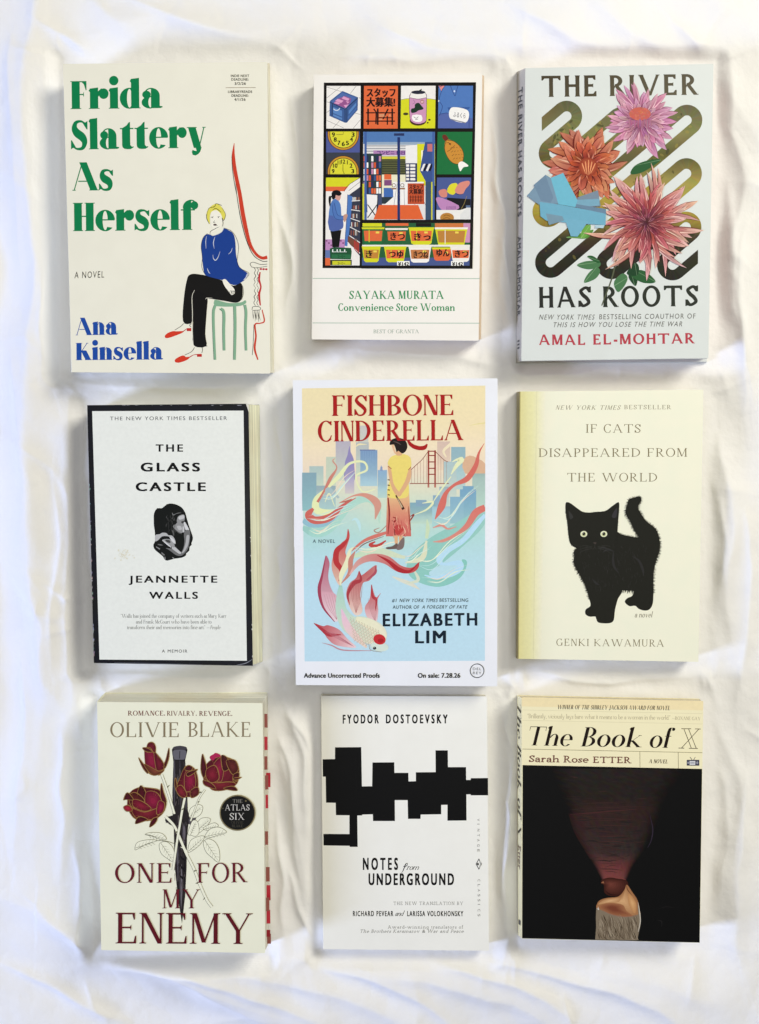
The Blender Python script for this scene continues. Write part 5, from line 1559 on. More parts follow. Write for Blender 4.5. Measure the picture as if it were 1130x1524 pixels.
# ---------- advance proof, pastel city, ribbons and a koi
def book_koi():
    B = Book('fish', 'paperback_book', 'white-bordered proof copy with pastel city, woman in yellow and a red-finned koi', .026,
             (228, 230, 233), (240, 240, 236), rough=.4, spec=.22)
    p = B.pr.frame(425, 550, .3182)
    A = [(77, 88), (935, 75), (933, 1362), (90, 1365)]
    st = [(0, (229, 212, 158)), (.14, (229, 211, 160)), (.22, (231, 212, 172)), (.30, (226, 206, 176)), (.38, (206, 208, 180)), (.46, (176, 206, 194)), (.54, (160, 206, 200)), (.62, (166, 208, 214)), (.75, (172, 210, 224)), (1, (174, 210, 224))]
    def sky(u, v):
        return mix(sky0(u, v), (240, 240, 240), .16)
    def sky0(u, v):
        for (a, ca), (b, cb) in zip(st, st[1:]):
            if v <= b:
                c = mix(ca, cb, (v - a) / (b - a)); break
        if v < .4: c = mix(c, (236, 208, 172), max(0, u - .5) * .5 * (v / .4))
        if .33 < v < .62: c = mix(c, (206, 218, 176), .5 * math.exp(-((u - .5) / .2) ** 2) * math.exp(-((v - .46) / .1) ** 2))
        return c
    p.grid(A, 24, 60, sky)
    B.add('picture_ground')
    # skyline, each block fading into the mist below
    def tower(x0, x1, y0, y1, c, low=(196, 210, 184)):
        n = 6
        p.grid([(x0, y0), (x1, y0), (x1, y1), (x0, y1)], 1, n, lambda u, v: mix(c, low, v ** 1.3))
    tower(340, 388, 262, 420, (196, 192, 186)); tower(235, 305, 335, 520, (178, 172, 182)); tower(330, 390, 340, 500, (176, 182, 180)); tower(190, 236, 408, 540, (190, 200, 178))
    tower(112, 178, 452, 560, (170, 190, 184)); tower(78, 145, 482, 660, (140, 172, 182), (150, 196, 196)); tower(145, 235, 543, 660, (158, 180, 184), (168, 200, 194))
    p.poly([(299, 358), (305, 385), (318, 415), (322, 450), (322, 520), (278, 520), (278, 440), (290, 400)], (150, 142, 186), 1); tower(279, 322, 440, 580, (150, 144, 190), (204, 196, 190))
    tower(350, 430, 376, 545, (134, 164, 196), (168, 200, 206)); 
    for i in range(10): p.stroke([(354 + i * 8, 382), (354 + i * 8, 470)], 2, (110, 142, 182), (150, 186, 200), smooth=0)
    p.rect(348, 374, 420, 380, (118, 136, 172)); tower(432, 475, 470, 600, (146, 180, 206), (180, 208, 196)); p.poly([(441, 474), (448, 446), (456, 474)], (140, 164, 196)); tower(444, 454, 455, 474, (140, 160, 194), (140, 160, 194))
    tower(710, 770, 336, 470, (206, 182, 166), (226, 206, 178)); tower(775, 842, 362, 560, (150, 184, 192), (178, 202, 196)); tower(740, 800, 430, 600, (168, 190, 190), (196, 208, 192))
    p.poly([(830, 425), (862, 402), (900, 416), (934, 440), (934, 490), (840, 486)], (222, 182, 148), 2); tower(874, 934, 486, 640, (160, 184, 176), (178, 206, 190)); tower(720, 764, 548, 650, (160, 180, 186), (196, 210, 192))
    tower(816, 892, 560, 720, (126, 170, 196), (156, 200, 202)); tower(830, 880, 545, 565, (126, 170, 196), (126, 170, 196)); tower(770, 834, 595, 720, (140, 182, 202), (160, 200, 204)); tower(690, 724, 588, 700, (142, 174, 196), (170, 206, 196)); tower(582, 700, 622, 720, (134, 174, 186), (186, 210, 190)); tower(610, 660, 610, 640, (140, 172, 190), (140, 172, 190)); tower(686, 770, 640, 740, (160, 196, 206), (168, 206, 198))
    B.add('city_skyline')
    # suspension bridge
    BR = (150, 58, 50)
    for x in (669, 700): p.stroke([(x, 378), (x, 530), (x, 552)], [8, 8, 9], BR, (196, 130, 112), smooth=0)
    for y in (382, 402, 432, 462, 490): p.stroke([(666, y), (703, y)], 5, BR, smooth=0)
    p.stroke([(586, 470), (612, 446), (640, 420), (667, 384)], 3, (140, 82, 68)); p.stroke([(702, 384), (722, 404), (744, 424), (760, 432)], 3, (140, 82, 68)); p.stroke([(582, 533), (764, 533)], 4, (150, 86, 72), smooth=0)
    for i in range(6): p.stroke([(590 + i * 14, 468 - i * 13), (590 + i * 14, 532)], 1.3, (170, 120, 100), smooth=0)
    for i in range(4): p.stroke([(714 + i * 13, 398 + i * 10), (714 + i * 13, 532)], 1.3, (170, 120, 100), smooth=0)
    B.add('printed_bridge')
    # swirls of mist and ribbon
    MINT = (158, 208, 196); RIB = (214, 110, 98); CR = (222, 226, 180); PB = (178, 214, 232)
    p.stroke([(80, 740), (140, 762), (210, 740), (300, 640), (380, 600), (430, 640), (440, 720)], [20, 46, 40, 30, 40, 30, 4], MINT, mix(MINT, (190, 214, 190), .7))
    p.stroke([(82, 705), (120, 728), (190, 720), (260, 670)], [24, 20, 22, 4], (152, 196, 208))
    p.stroke([(934, 660), (880, 720), (800, 780), (700, 850), (620, 920), (640, 970), (720, 996), (800, 960), (838, 905), (826, 890)], [60, 90, 110, 130, 110, 60, 40, 44, 24, 6], MINT, (138, 204, 190))
    p.stroke([(934, 680), (890, 730), (830, 800), (760, 845), (720, 890), (740, 910), (810, 905), (815, 930), (770, 960), (700, 972), (650, 962)], [16, 24, 24, 26, 30, 12, 26, 30, 22, 14, 4], PB)
    p.stroke([(500, 968), (540, 985), (590, 1005), (630, 1030)], [4, 16, 18, 2], (214, 214, 196)); p.stroke([(600, 935), (620, 985), (560, 1000)], [6, 16, 3], (206, 214, 190))
    p.stroke([(420, 560), (360, 570), (330, 500), (380, 470), (365, 432), (300, 440), (250, 500), (190, 560), (145, 610), (150, 660), (220, 664), (280, 630)], [4, 8, 8, 10, 10, 12, 20, 14, 30, 34, 20, 4], CR, (224, 230, 172))
    p.stroke([(130, 650), (108, 680), (140, 705), (210, 690), (270, 635), (330, 600)], [12, 34, 36, 34, 14, 3], RIB, (206, 104, 96)); p.stroke([(150, 620), (180, 570), (210, 510), (240, 460), (222, 428), (232, 415)], [12, 10, 16, 6, 6, 2], (206, 120, 106), (216, 160, 140))
    p.stroke([(250, 625), (320, 590), (380, 590), (430, 630), (420, 700)], [3, 7, 22, 36, 4], (222, 148, 130), (214, 160, 140)); p.stroke([(255, 622), (290, 615), (310, 605)], [3, 9, 2], (190, 110, 96))
    p.stroke([(190, 600), (200, 560), (250, 600)], [6, 20, 10], (166, 186, 186)); p.stroke([(185, 620), (205, 580), (230, 640)], [3, 7, 3], CR)
    p.stroke([(930, 345), (905, 390), (890, 450), (850, 510), (790, 540), (750, 580), (730, 640), (700, 700)], [2, 10, 22, 26, 14, 20, 34, 4], RIB, (218, 118, 106)); p.stroke([(934, 645), (890, 670), (850, 730), (800, 770), (740, 800), (690, 806)], [30, 34, 26, 16, 14, 3], (220, 120, 108), (222, 156, 140))
    p.stroke([(775, 490), (800, 450), (826, 420), (800, 422), (780, 432)], [4, 18, 22, 10, 3], CR); p.stroke([(775, 500), (730, 560), (690, 620)], [4, 8, 3], CR); p.stroke([(690, 740), (730, 728), (760, 745), (800, 735)], [4, 12, 8, 3], (224, 150, 136))
    p.stroke([(600, 680), (660, 655), (690, 620), (640, 625)], [2, 8, 10, 3], CR); p.stroke([(660, 790), (666, 740), (662, 700)], [14, 18, 4], (196, 214, 178)); p.stroke([(560, 905), (640, 880), (660, 800)], [4, 26, 8], (214, 216, 184)); p.stroke([(310, 705), (330, 700), (345, 725), (350, 760)], [4, 14, 16, 3], (186, 220, 220))
    p.stroke([(330, 360), (345, 350), (380, 350)], [3, 8, 2], (230, 218, 170)); p.stroke([(860, 262), (900, 254), (934, 250)], [2, 6, 8], (236, 222, 160)); p.stroke([(752, 410), (740, 380), (770, 350), (775, 335)], [6, 12, 12, 3], (230, 216, 180))
    p.stroke([(480, 760), (420, 780), (370, 800), (330, 830), (310, 850)], [12, 18, 14, 10, 3], (216, 124, 110)); p.stroke([(470, 800), (430, 825), (395, 820), (420, 805)], [6, 16, 14, 6], (196, 76, 70)); p.stroke([(560, 740), (600, 680), (580, 690)], [3, 7, 2], (150, 60, 54))
    p.stroke([(440, 740), (415, 752), (440, 760), (500, 700)], [2, 5, 5, 2], (180, 140, 120)); p.stroke([(330, 850), (370, 815), (460, 780)], [3, 5, 2], (130, 100, 90)); p.stroke([(300, 880), (420, 850), (560, 880)], [10, 40, 12], (190, 216, 184), (206, 214, 184))
    r = random.Random(21)
    for x0, y0, w0, h0 in ((110, 690, 230, -60), (330, 840, 260, -40), (620, 900, 250, -140), (650, 980, 200, -60), (180, 600, 160, -120), (700, 700, 200, -160), (120, 740, 160, -30), (560, 880, 120, -60)):
        for k in range(4):
            a, b = x0 + r.uniform(-14, 14), y0 + r.uniform(-16, 16)
            p.stroke([(a, b), (a + w0 * .3, b + r.uniform(-8, 18)), (a + w0 * .65, b + h0 * .6 + r.uniform(-10, 10)), (a + w0, b + h0 + r.uniform(-10, 10))], [.4, r.uniform(2, 5), r.uniform(1, 4), .3], r.choice([(226, 232, 204), (190, 222, 220), (236, 214, 190), (206, 226, 206)]))
    W_ = (228, 230, 233)
    p.poly([(40, 560), (76.9, 560), (83, 830), (40, 830)], W_); p.poly([(935, 300), (985, 300), (985, 900), (933.6, 900)], W_)
    B.add('printed_swirls')
    # woman with black bun, seen from behind
    YE = (240, 220, 120); SKN = (226, 178, 134)
    p.grid([(476, 560), (578, 560), (588, 780), (470, 780)], 6, 10, lambda u, v: mix((238, 206, 146), (212, 112, 102), min(1, max(0, v - .02) * 1.25)))
    p.poly([(478, 440), (492, 410), (520, 398), (556, 396), (584, 412), (588, 456), (574, 490), (578, 570), (560, 600), (490, 600), (476, 570), (492, 500), (494, 462)], YE, 4)
    p.poly([(478, 452), (494, 466), (505, 530), (530, 570), (545, 580), (530, 595), (508, 575), (490, 530)], SKN, 4); p.poly([(586, 455), (586, 510), (560, 560), (535, 590), (528, 580), (560, 520), (572, 480)], SKN, 4)
    p.stroke([(480, 452), (496, 464)], 4, (170, 116, 60), smooth=0); p.stroke([(588, 455), (574, 470)], 3, (170, 116, 60), smooth=0)
    p.stroke([(516, 588), (535, 620), (552, 654)], [6, 9, 14], (70, 44, 36)); p.stroke([(524, 600), (546, 645)], [2, 7], (214, 190, 150), smooth=0)
    for y in (515, 540, 562, 585): p.stroke([(478, y), (488, y + 2)], 5, (84, 56, 40), smooth=0)
    p.stroke([(480, 600), (486, 680), (480, 770)], [6, 8, 3], (150, 54, 50)); p.stroke([(502, 690), (520, 698), (508, 712), (498, 705)], [3, 7, 8, 3], (150, 44, 44)); p.poly([(510, 735), (540, 725), (556, 745), (530, 772), (515, 765)], (196, 70, 66), 4); p.stroke([(575, 640), (580, 700), (586, 752)], [2, 5, 3], (150, 70, 56)); p.stroke([(505, 720), (512, 770), (516, 800)], [2, 4, 2], (120, 50, 46)); p.stroke([(548, 730), (560, 760), (540, 780)], [2, 6, 3], (236, 190, 160))
    p.poly([(508, 776), (526, 776), (526, 815), (512, 815)], SKN); p.poly([(530, 776), (548, 776), (548, 800), (532, 806)], SKN)
    p.poly([(470, 832), (500, 826), (522, 812), (528, 836), (500, 840), (476, 840)], (110, 92, 86), 3); p.poly([(520, 842), (530, 812), (545, 790), (556, 786), (556, 820), (545, 840)], (128, 112, 108), 3)
    p.poly([(496, 350), (506, 345), (512, 375), (518, 395), (508, 388)], (232, 190, 150), 3); p.poly([(518, 380), (540, 380), (545, 400), (520, 402)], SKN, 2)
    p.poly([(488, 352), (494, 330), (520, 320), (548, 324), (566, 340), (570, 365), (560, 385), (545, 392), (528, 380), (520, 385), (508, 352)], (36, 30, 30), 5); p.stroke([(505, 336), (525, 342), (540, 352)], [2, 5, 2], (92, 80, 76))
    for k in range(26):
        x, y = r.uniform(482, 576), r.uniform(640, 770)
        p.stroke([(x, y), (x + r.uniform(-4, 4), y + 14), (x + r.uniform(-3, 8), y + 26)], [.5, r.uniform(1.5, 4), .5], r.choice([(226, 150, 130), (186, 74, 76), (236, 186, 150)]))
    B.add('printed_woman')
    # koi with long fins
    FR = (196, 84, 84); FP = (232, 208, 200)
    def fin(pts, c0, c1, tipfirst=True):
        q = crom(pts, 5, True); q = [p.tr(a) for a in q]
        a = p.tr(pts[0]); R = max(math.hypot(v[0] - a[0], v[1] - a[1]) for v in q)
        p.put(q, [list(t_) for t_ in tessellate_polygon([[Vector((v[0], v[1], 0)) for v in q]])], [mix(c0, c1, math.hypot(v[0] - a[0], v[1] - a[1]) / R) for v in q])
    def rays(a, b, n, spread, c):
        for i in range(n):
            o = (i / (n - 1) - .5) * spread
            p.stroke([a, ((a[0] + b[0]) / 2 + o * .8, (a[1] + b[1]) / 2 + abs(o) * .1), (b[0] + o, b[1])], [.8, 1.6, .8], c)
    fin([(188, 870), (206, 905), (200, 960), (205, 1000), (222, 1040), (240, 1060), (262, 1120), (240, 1180), (190, 1130), (160, 1070), (158, 1000), (180, 940)], (186, 100, 120), (226, 208, 210)); p.stroke([(188, 872), (172, 960), (158, 1030), (176, 1110), (230, 1180)], [2, 10, 16, 10, 3], (168, 70, 92)); rays((240, 1170), (210, 1050), 6, 60, (190, 130, 140))
    fin([(292, 745), (300, 775), (296, 800), (280, 850), (285, 880), (268, 940), (255, 1010), (225, 960), (216, 910), (228, 860), (258, 815), (284, 790)], (200, 70, 70), (226, 196, 172)); p.stroke([(296, 790), (270, 820), (240, 850), (238, 900), (262, 940), (250, 990)], [4, 20, 26, 26, 20, 4], (190, 60, 62))
    p.stroke([(258, 1010), (262, 960), (290, 900), (300, 850), (320, 830)], [4, 22, 26, 14, 3], (226, 226, 186)); p.stroke([(262, 1000), (300, 950), (306, 890), (326, 850)], [3, 18, 22, 4], (206, 140, 124))
    p.stroke([(300, 960), (340, 905), (400, 880), (470, 890), (530, 930), (580, 940), (612, 926), (626, 900)], [4, 24, 34, 40, 34, 26, 18, 2], (222, 176, 166), (190, 60, 62)); p.stroke([(430, 868), (480, 895), (530, 935), (580, 944), (620, 905)], [3, 14, 22, 12, 2], (178, 48, 54))
    fin([(345, 940), (352, 965), (420, 915), (424, 940), (395, 985), (362, 1000), (350, 1060), (360, 1130), (330, 1150), (300, 1110), (284, 1050), (300, 1000), (330, 975)], (190, 84, 88), (226, 206, 190)); p.stroke([(346, 944), (352, 985), (320, 1000), (292, 1050), (300, 1100)], [3, 14, 20, 12, 2], (176, 64, 72)); rays((330, 1140), (335, 1000), 7, 50, (176, 100, 100)); p.stroke([(420, 918), (420, 950), (380, 985)], [3, 12, 6], (180, 84, 96))
    fin([(402, 1005), (412, 1040), (425, 1065), (446, 1045), (430, 1080), (434, 1130), (424, 1190), (400, 1180), (378, 1150), (372, 1110), (395, 1070)], (196, 78, 82), (224, 206, 206)); p.stroke([(402, 1008), (408, 1060), (425, 1080), (420, 1130)], [2, 12, 12, 2], (184, 62, 70)); rays((420, 1185), (404, 1070), 6, 34, (190, 120, 124))
    fin([(132, 1186), (175, 1200), (200, 1196), (250, 1216), (290, 1260), (330, 1300), (240, 1290), (200, 1262), (170, 1218)], (190, 66, 74), (230, 204, 204)); p.stroke([(134, 1188), (170, 1215), (205, 1240), (260, 1240)], [2, 14, 18, 3], (180, 60, 70)); rays((320, 1295), (200, 1225), 6, 30, (190, 120, 130)); p.stroke([(170, 1278), (215, 1290), (270, 1312), (400, 1315)], [1, 5, 6, 2], (196, 140, 150))
    body = [(258, 1010), (256, 1060), (262, 1130), (300, 1190), (360, 1210), (420, 1240), (440, 1275)]
    p.stroke(body, [14, 34, 54, 84, 110, 110, 70], (160, 204, 188), (232, 222, 196)); p.stroke([(262, 1120), (285, 1190), (320, 1240), (380, 1300)], [6, 34, 34, 10], (224, 186, 206), (226, 206, 186)); p.stroke([(330, 1165), (400, 1195), (445, 1250), (440, 1290)], [20, 50, 54, 24], (226, 224, 190), (228, 224, 200))
    for i in range(11):
        for j in range(8):
            x = 300 + i * 13 + j * 3; y = 1165 + i * 8 + j * 14 - i * 2
            if y < 1300 - i * 2: p.arc(x, y, 7, 1.8, (190, 178, 150), -70, 70, 6); p.arc(x - 3, y + 4, 5, 1.2, (226, 180, 160), -70, 70, 5)
    p.ell(440, 1296, 42, 22, (206, 220, 206), rot=.15); p.ell(440, 1262, 29, 24, (204, 52, 58), rot=.3); p.ell(446, 1268, 14, 10, (176, 40, 46)); p.ell(417, 1303, 8, 7, (30, 30, 34)); p.ell(415, 1301, 2, 2, (220, 220, 220), n=8); p.stroke([(390, 1285), (400, 1312), (450, 1322)], [2, 3, 2], (170, 170, 160))
    B.add('printed_koi')
    p.frame()
    TI = Face(T=.175, t=.05, s=.05, st=.03, br=.09, sp=.055)
    RD = (172, 34, 34)
    p.text('FISHBONE', 494.4, 674.8, 619, 30.5, TI, RD, 617.8); p.text('CINDERELLA', 473.4, 689.8, 657.2, 30.5, TI, RD, 655)
    p.stroke([(607, 655), (611, 661), (617, 665), (625, 667), (632, 666), (636, 661)], [3, 5, 6, 6, 6, 2], RD)
    B.add('title')
    NV = (28, 44, 58)
    p.text('A NOVEL', 465.7, 498.8, 808, 5.2, (0, 1.2, 0), (60, 84, 100))
    B.add('subtitle')
    p.text('#1', 583.5, 590.5, 896, 5, (0, 1.1, .2), NV); p.text('NEW YORK TIMES', 594.5, 652, 896, 5, (0, 1.15, .3), NV); p.text('BESTSELLING', 654.5, 697, 895.6, 5, (0, 1.15, 0), NV)
    p.text('AUTHOR OF', 584.7, 624, 906, 5, (0, 1.15, 0), NV); p.text('A FORGERY OF FATE', 628, 696, 905.8, 5, (0, 1.15, .3), NV)
    B.add('blurb')
    p.text('ELIZABETH', 570.7, 709.8, 931.8, 18, (0.03, 1.25, 0), (24, 38, 50), 930.6); p.text('LIM', 619, 663, 957, 18, (0.03, 1.2, 0), (24, 38, 50))
    B.add('author_name')
    p.text('Advance Uncorrected Proofs', 452.7, 565, 1008.6, 6.6, (0.03, 1.05, 0), BLACKI)
    B.add('proof_notice')
    p.text('On sale: 7.28.26', 622.3, 685, 1008.6, 6.6, (0.03, 1.05, 0), BLACKI)
    B.add('sale_date')
    p.arc(710.2, 998.3, 10.2, 1.1, (60, 64, 68)); p.text('DEL', 704, 716.4, 997.4, 3.8, (0, 1.3, 0), (110, 112, 116)); p.text('REY', 704, 716.6, 1003.4, 3.8, (0, 1.3, 0), (110, 112, 116))
    B.add('publisher_logo')
    return B
book_koi()

# ---------- roses and dagger
def book_dagger():
    B = Book('rose', 'paperback_book', 'ivory paperback with dagger and dark red roses, red tabs along its page edges', .033,
             (231, 230, 204), (248, 242, 222), base=[(157, 1030.6), (400, 1030.2), (401.5, 1404), None], rough=.45)
    p = B.pr.frame()
    MR = (104, 34, 44); GD = (138, 124, 96)
    p.text('ROMANCE.', 190.3, 246, 1065, 7.2, ROMAN_B, (124, 84, 70)); p.text('RIVALRY.', 248.5, 293, 1065.2, 7.2, ROMAN_B, (124, 84, 70)); p.text('REVENGE.', 296.5, 346, 1065.4, 7.2, ROMAN_B, (124, 84, 70))
    B.add('tagline')
    p.text('OLIVIE', 164.2, 266, 1097, 22, TRAJ, GD); p.text('BLAKE', 280, 372.8, 1096.6, 22, TRAJ, GD)
    B.add('author_name', mat=FOIL)
    # dagger
    p.frame(135, 1020, .26568)
    p.poly([(455, 360), (465, 345), (500, 338), (535, 345), (543, 362), (530, 420), (540, 560), (545, 700), (552, 730), (585, 745), (575, 770), (548, 778), (540, 860), (538, 1020), (530, 1180), (512, 1335), (488, 1180), (474, 1040), (468, 900), (466, 790), (440, 778), (418, 755), (435, 735), (460, 728), (458, 600), (464, 430)], (46, 42, 42))
    for a, b, w_, c in (((470, 380), (468, 700), 10, (84, 80, 86)), ((500, 400), (505, 700), 14, (66, 62, 68)), ((530, 600), (536, 700), 8, (92, 88, 94)), ((485, 800), (490, 1100), 8, (96, 92, 96)), ((525, 760), (522, 900), 16, (104, 98, 104)), ((510, 1000), (508, 1250), 12, (112, 106, 110)), ((495, 1040), (505, 1290), 5, (70, 66, 70)), ((526, 960), (522, 1160), 8, (26, 24, 26)), ((480, 860), (478, 1000), 6, (120, 114, 118))):
        p.stroke([a, mix2(a, b, .5), b], [1, w_, 1], c)
    p.ell(500, 352, 40, 13, (70, 67, 72)); p.poly([(462, 370), (480, 362), (520, 362), (536, 372), (526, 415), (470, 415)], (104, 102, 108), 2); p.stroke([(500, 368), (498, 410)], 5, (60, 58, 62), smooth=0); p.stroke([(466, 418), (530, 418)], 4, (34, 32, 34), smooth=0)
    for i in range(5): p.stroke([(498, 840 + i * 55), (515, 860 + i * 55), (530, 872 + i * 55)], [2, 12, 2], (30, 28, 30))
    for i in range(110):
        x = random.uniform(466, 534); y = random.uniform(430, 1150); p.stroke([(x, y), (x + random.uniform(-4, 4), y + random.uniform(10, 50))], random.uniform(1, 3), (random.choice([(26, 24, 25), (98, 90, 88), (76, 68, 66), (120, 110, 106)])), smooth=0)
    p.ell(440, 755, 22, 18, (44, 42, 44)); p.stroke([(420, 770), (450, 768), (470, 780)], [2, 5, 2], (120, 114, 100)); p.poly([(552, 745), (590, 740), (580, 768), (555, 780)], (88, 82, 86), 3)
    B.add('printed_dagger')
    # line-drawn stems and leaves
    LN = (112, 110, 86); PAP = (231, 230, 204)
    def stem(pts, w_):
        p.stroke(pts, w_ + 3.5, LN); p.stroke(pts, w_, PAP)
    def lleaf(pts, vein):
        p.poly(pts, PAP, 5); q = crom(pts, 5, True); p.stroke(q + [q[0]], 2.4, LN, smooth=0)
        a, b = vein
        p.stroke([a, mix2(a, b, .5), b], [2.4, 2, 1], LN)
        for i in range(1, 6):
            m = mix2(a, b, i / 6.5); d = (b[0] - a[0], b[1] - a[1])
            for s_ in (-1, 1): p.stroke([m, (m[0] + d[0] * .12 - s_ * d[1] * .13, m[1] + d[1] * .12 + s_ * d[0] * .13)], 1.2, LN, smooth=0)
    lleaf([(552, 735), (560, 690), (600, 668), (628, 680), (618, 720), (585, 742)], ((556, 735), (622, 682)))
    lleaf([(590, 790), (620, 745), (672, 748), (650, 790), (600, 830)], ((595, 815), (670, 750))); lleaf([(630, 800), (690, 770), (715, 790), (660, 812)], ((632, 806), (712, 790)))
    lleaf([(640, 845), (670, 805), (720, 795), (762, 822), (720, 838), (660, 855)], ((640, 848), (760, 822))); lleaf([(545, 830), (570, 760), (600, 765), (608, 820), (590, 845), (565, 840)], ((560, 838), (590, 765)))
    lleaf([(545, 930), (560, 870), (610, 845), (638, 850), (610, 895), (560, 932)], ((548, 930), (634, 852))); lleaf([(632, 880), (660, 860), (700, 880), (722, 930), (718, 990), (680, 965), (645, 930)], ((640, 870), (716, 985)))
    lleaf([(248, 915), (262, 880), (320, 865), (372, 870), (310, 890), (258, 920)], ((250, 912), (370, 872))); lleaf([(305, 835), (340, 824), (400, 830), (425, 862), (390, 862), (345, 845)], ((310, 834), (424, 862)))
    lleaf([(385, 890), (420, 875), (455, 900), (470, 940), (462, 985), (430, 970), (395, 940)], ((395, 885), (462, 985)))
    p.stroke([(370, 870), (420, 872), (480, 890)], 2.6, LN)
    stem([(398, 500), (420, 560), (440, 620), (470, 720)], 11); stem([(420, 735), (470, 790), (510, 880), (540, 950), (580, 1030), (610, 1110), (650, 1200), (680, 1242)], 13); stem([(528, 630), (515, 690), (500, 780), (485, 870), (468, 990), (462, 1035)], 11); stem([(640, 585), (610, 630), (590, 680), (560, 760)], 7)
    p.stroke([(505, 905), (530, 920), (545, 945)], [3, 8, 3], PAP)
    for x, y, dx, dy in ((430, 570, 16, -14), (600, 655, 12, -6), (580, 1040, 18, -4), (600, 1106, -14, 4), (640, 1190, -12, 14), (485, 820, -18, 4), (520, 690, -14, 10), (610, 600, 16, -2)):
        p.poly([(x, y - 5), (x + dx, y + dy), (x, y + 6)], LN)
    B.add('printed_stems')
    # roses: dark red petals edged in dull gold
    RD = (108, 32, 44); RD2 = (140, 34, 62); DK = (70, 22, 30); GO = (150, 112, 62)
    def rpet(pts, c, gold=5):
        p.soft(pts, mix(c, (40, 10, 16), .35), mix(c, (160, 48, 70), .14), 4, .3, smooth=4); q = crom(pts, 4, True)
        cx, cy = sum(a[0] for a in pts) / len(pts), sum(a[1] for a in pts) / len(pts)
        for i in range(5):
            a = random.choice(q); p.stroke([mix2(a, (cx, cy), .06), mix2(a, (cx, cy), random.uniform(.3, .6))], [2.2, .4], mix(GO, c, random.uniform(.2, .7)), smooth=0)
        p.stroke(q + [q[0]], [gold * .4, gold, gold * .6, gold * .9, gold * .4], GO, smooth=0)
    for pts, c in (([(302, 360), (320, 345), (350, 345), (372, 400), (385, 470), (365, 502), (330, 495), (308, 450)], RD2), ([(315, 345), (325, 322), (350, 320), (365, 345), (360, 385), (335, 350)], RD), ([(290, 350), (320, 352), (350, 372), (312, 372)], DK), ([(268, 405), (290, 432), (318, 470), (320, 495), (292, 462)], DK), ([(438, 350), (440, 400), (420, 460), (395, 470), (420, 420)], DK), ([(355, 380), (380, 395), (410, 440), (405, 478), (375, 500)], RD), ([(300, 440), (330, 490), (360, 505), (400, 490), (412, 470), (380, 480)], (120, 70, 44))): rpet(pts, c)
    for pts, c in (([(520, 470), (540, 450), (580, 465), (600, 520), (598, 590), (560, 625), (510, 610), (482, 570), (500, 520)], RD), ([(530, 490), (575, 480), (590, 540), (575, 585), (530, 590)], RD2), ([(525, 470), (545, 448), (570, 458), (560, 480)], DK), ([(540, 490), (598, 470), (580, 492), (545, 510)], DK), ([(470, 540), (478, 520), (490, 580), (520, 612), (480, 590)], DK), ([(480, 575), (510, 560), (540, 610), (520, 630), (490, 610)], (126, 40, 46)), ([(560, 590), (600, 570), (605, 610), (565, 630)], (96, 40, 40))): rpet(pts, c)
    for pts, c in (([(640, 460), (665, 425), (720, 400), (770, 405), (815, 430), (832, 480), (820, 550), (770, 575), (700, 580), (650, 560), (630, 510)], RD), ([(625, 385), (640, 420), (650, 470), (635, 520), (617, 470)], DK), ([(690, 440), (740, 400), (745, 480), (730, 540), (690, 520)], RD2), ([(735, 390), (770, 410), (780, 460), (745, 480), (732, 430)], DK), ([(760, 420), (810, 420), (828, 470), (800, 500), (775, 470)], (90, 40, 34)), ([(640, 520), (700, 545), (780, 540), (815, 555), (760, 585), (680, 585)], (118, 38, 44)), ([(745, 575), (800, 565), (822, 590), (770, 585)], DK), ([(650, 470), (700, 450), (720, 520), (680, 545), (648, 520)], (126, 34, 48)), ([(800, 500), (832, 490), (826, 530), (800, 540)], DK), ([(700, 580), (640, 560), (632, 530), (680, 550)], (96, 30, 38)), ([(800, 520), (846, 515), (812, 532)], DK)): rpet(pts, c)
    p.poly([(668, 398), (690, 385), (700, 378), (725, 388), (728, 400), (700, 405), (690, 420), (672, 415)], (176, 40, 82), 2)
    for pts, c in (([(215, 610), (260, 575), (330, 575), (390, 590), (420, 640), (415, 700), (370, 745), (300, 760), (240, 740), (208, 680)], RD), ([(280, 560), (310, 600), (300, 640), (260, 620)], DK), ([(395, 548), (410, 600), (425, 650), (415, 690), (392, 640)], DK), ([(215, 620), (250, 600), (300, 640), (290, 690), (230, 680)], (90, 36, 34)), ([(310, 600), (370, 600), (400, 660), (360, 700), (310, 680)], RD2), ([(200, 640), (185, 640), (205, 600), (240, 640)], DK), ([(230, 690), (300, 710), (370, 690), (400, 700), (350, 750), (260, 745)], (120, 38, 46)), ([(250, 775), (270, 735), (320, 750), (290, 765)], DK), ([(330, 795), (345, 750), (375, 740), (362, 772)], DK), ([(240, 640), (290, 650), (340, 690), (300, 705), (240, 680)], (132, 36, 52)), ([(380, 650), (415, 660), (405, 710), (370, 720)], RD2), ([(184, 680), (215, 672), (235, 700), (200, 705)], (170, 40, 60))): rpet(pts, c)
    B.add('printed_roses', mat=FOIL)
    p.frame()
    p.text('ONE', 171.4, 255.1, 1313.8, 29, TRAJ, MR); p.text('FOR', 293.6, 368.8, 1313.8, 29, TRAJ, MR, 1313)
    p.text('MY', 242, 297.9, 1351.8, 28, TRAJ, MR)
    p.text('ENEMY', 172.2, 376, 1404, 45.5, Face(T=.125, t=.05, s=.075, st=.024, br=.05, sp=.06), (98, 30, 38), 1405)
    B.add('title', mat=FOIL)
    p.ell(353.7, 1209.7, 26.8, 26.8, (140, 128, 92), n=40); p.ell(353.7, 1209.7, 25.2, 25.2, (32, 32, 30), n=40)
    WT = (206, 202, 192)
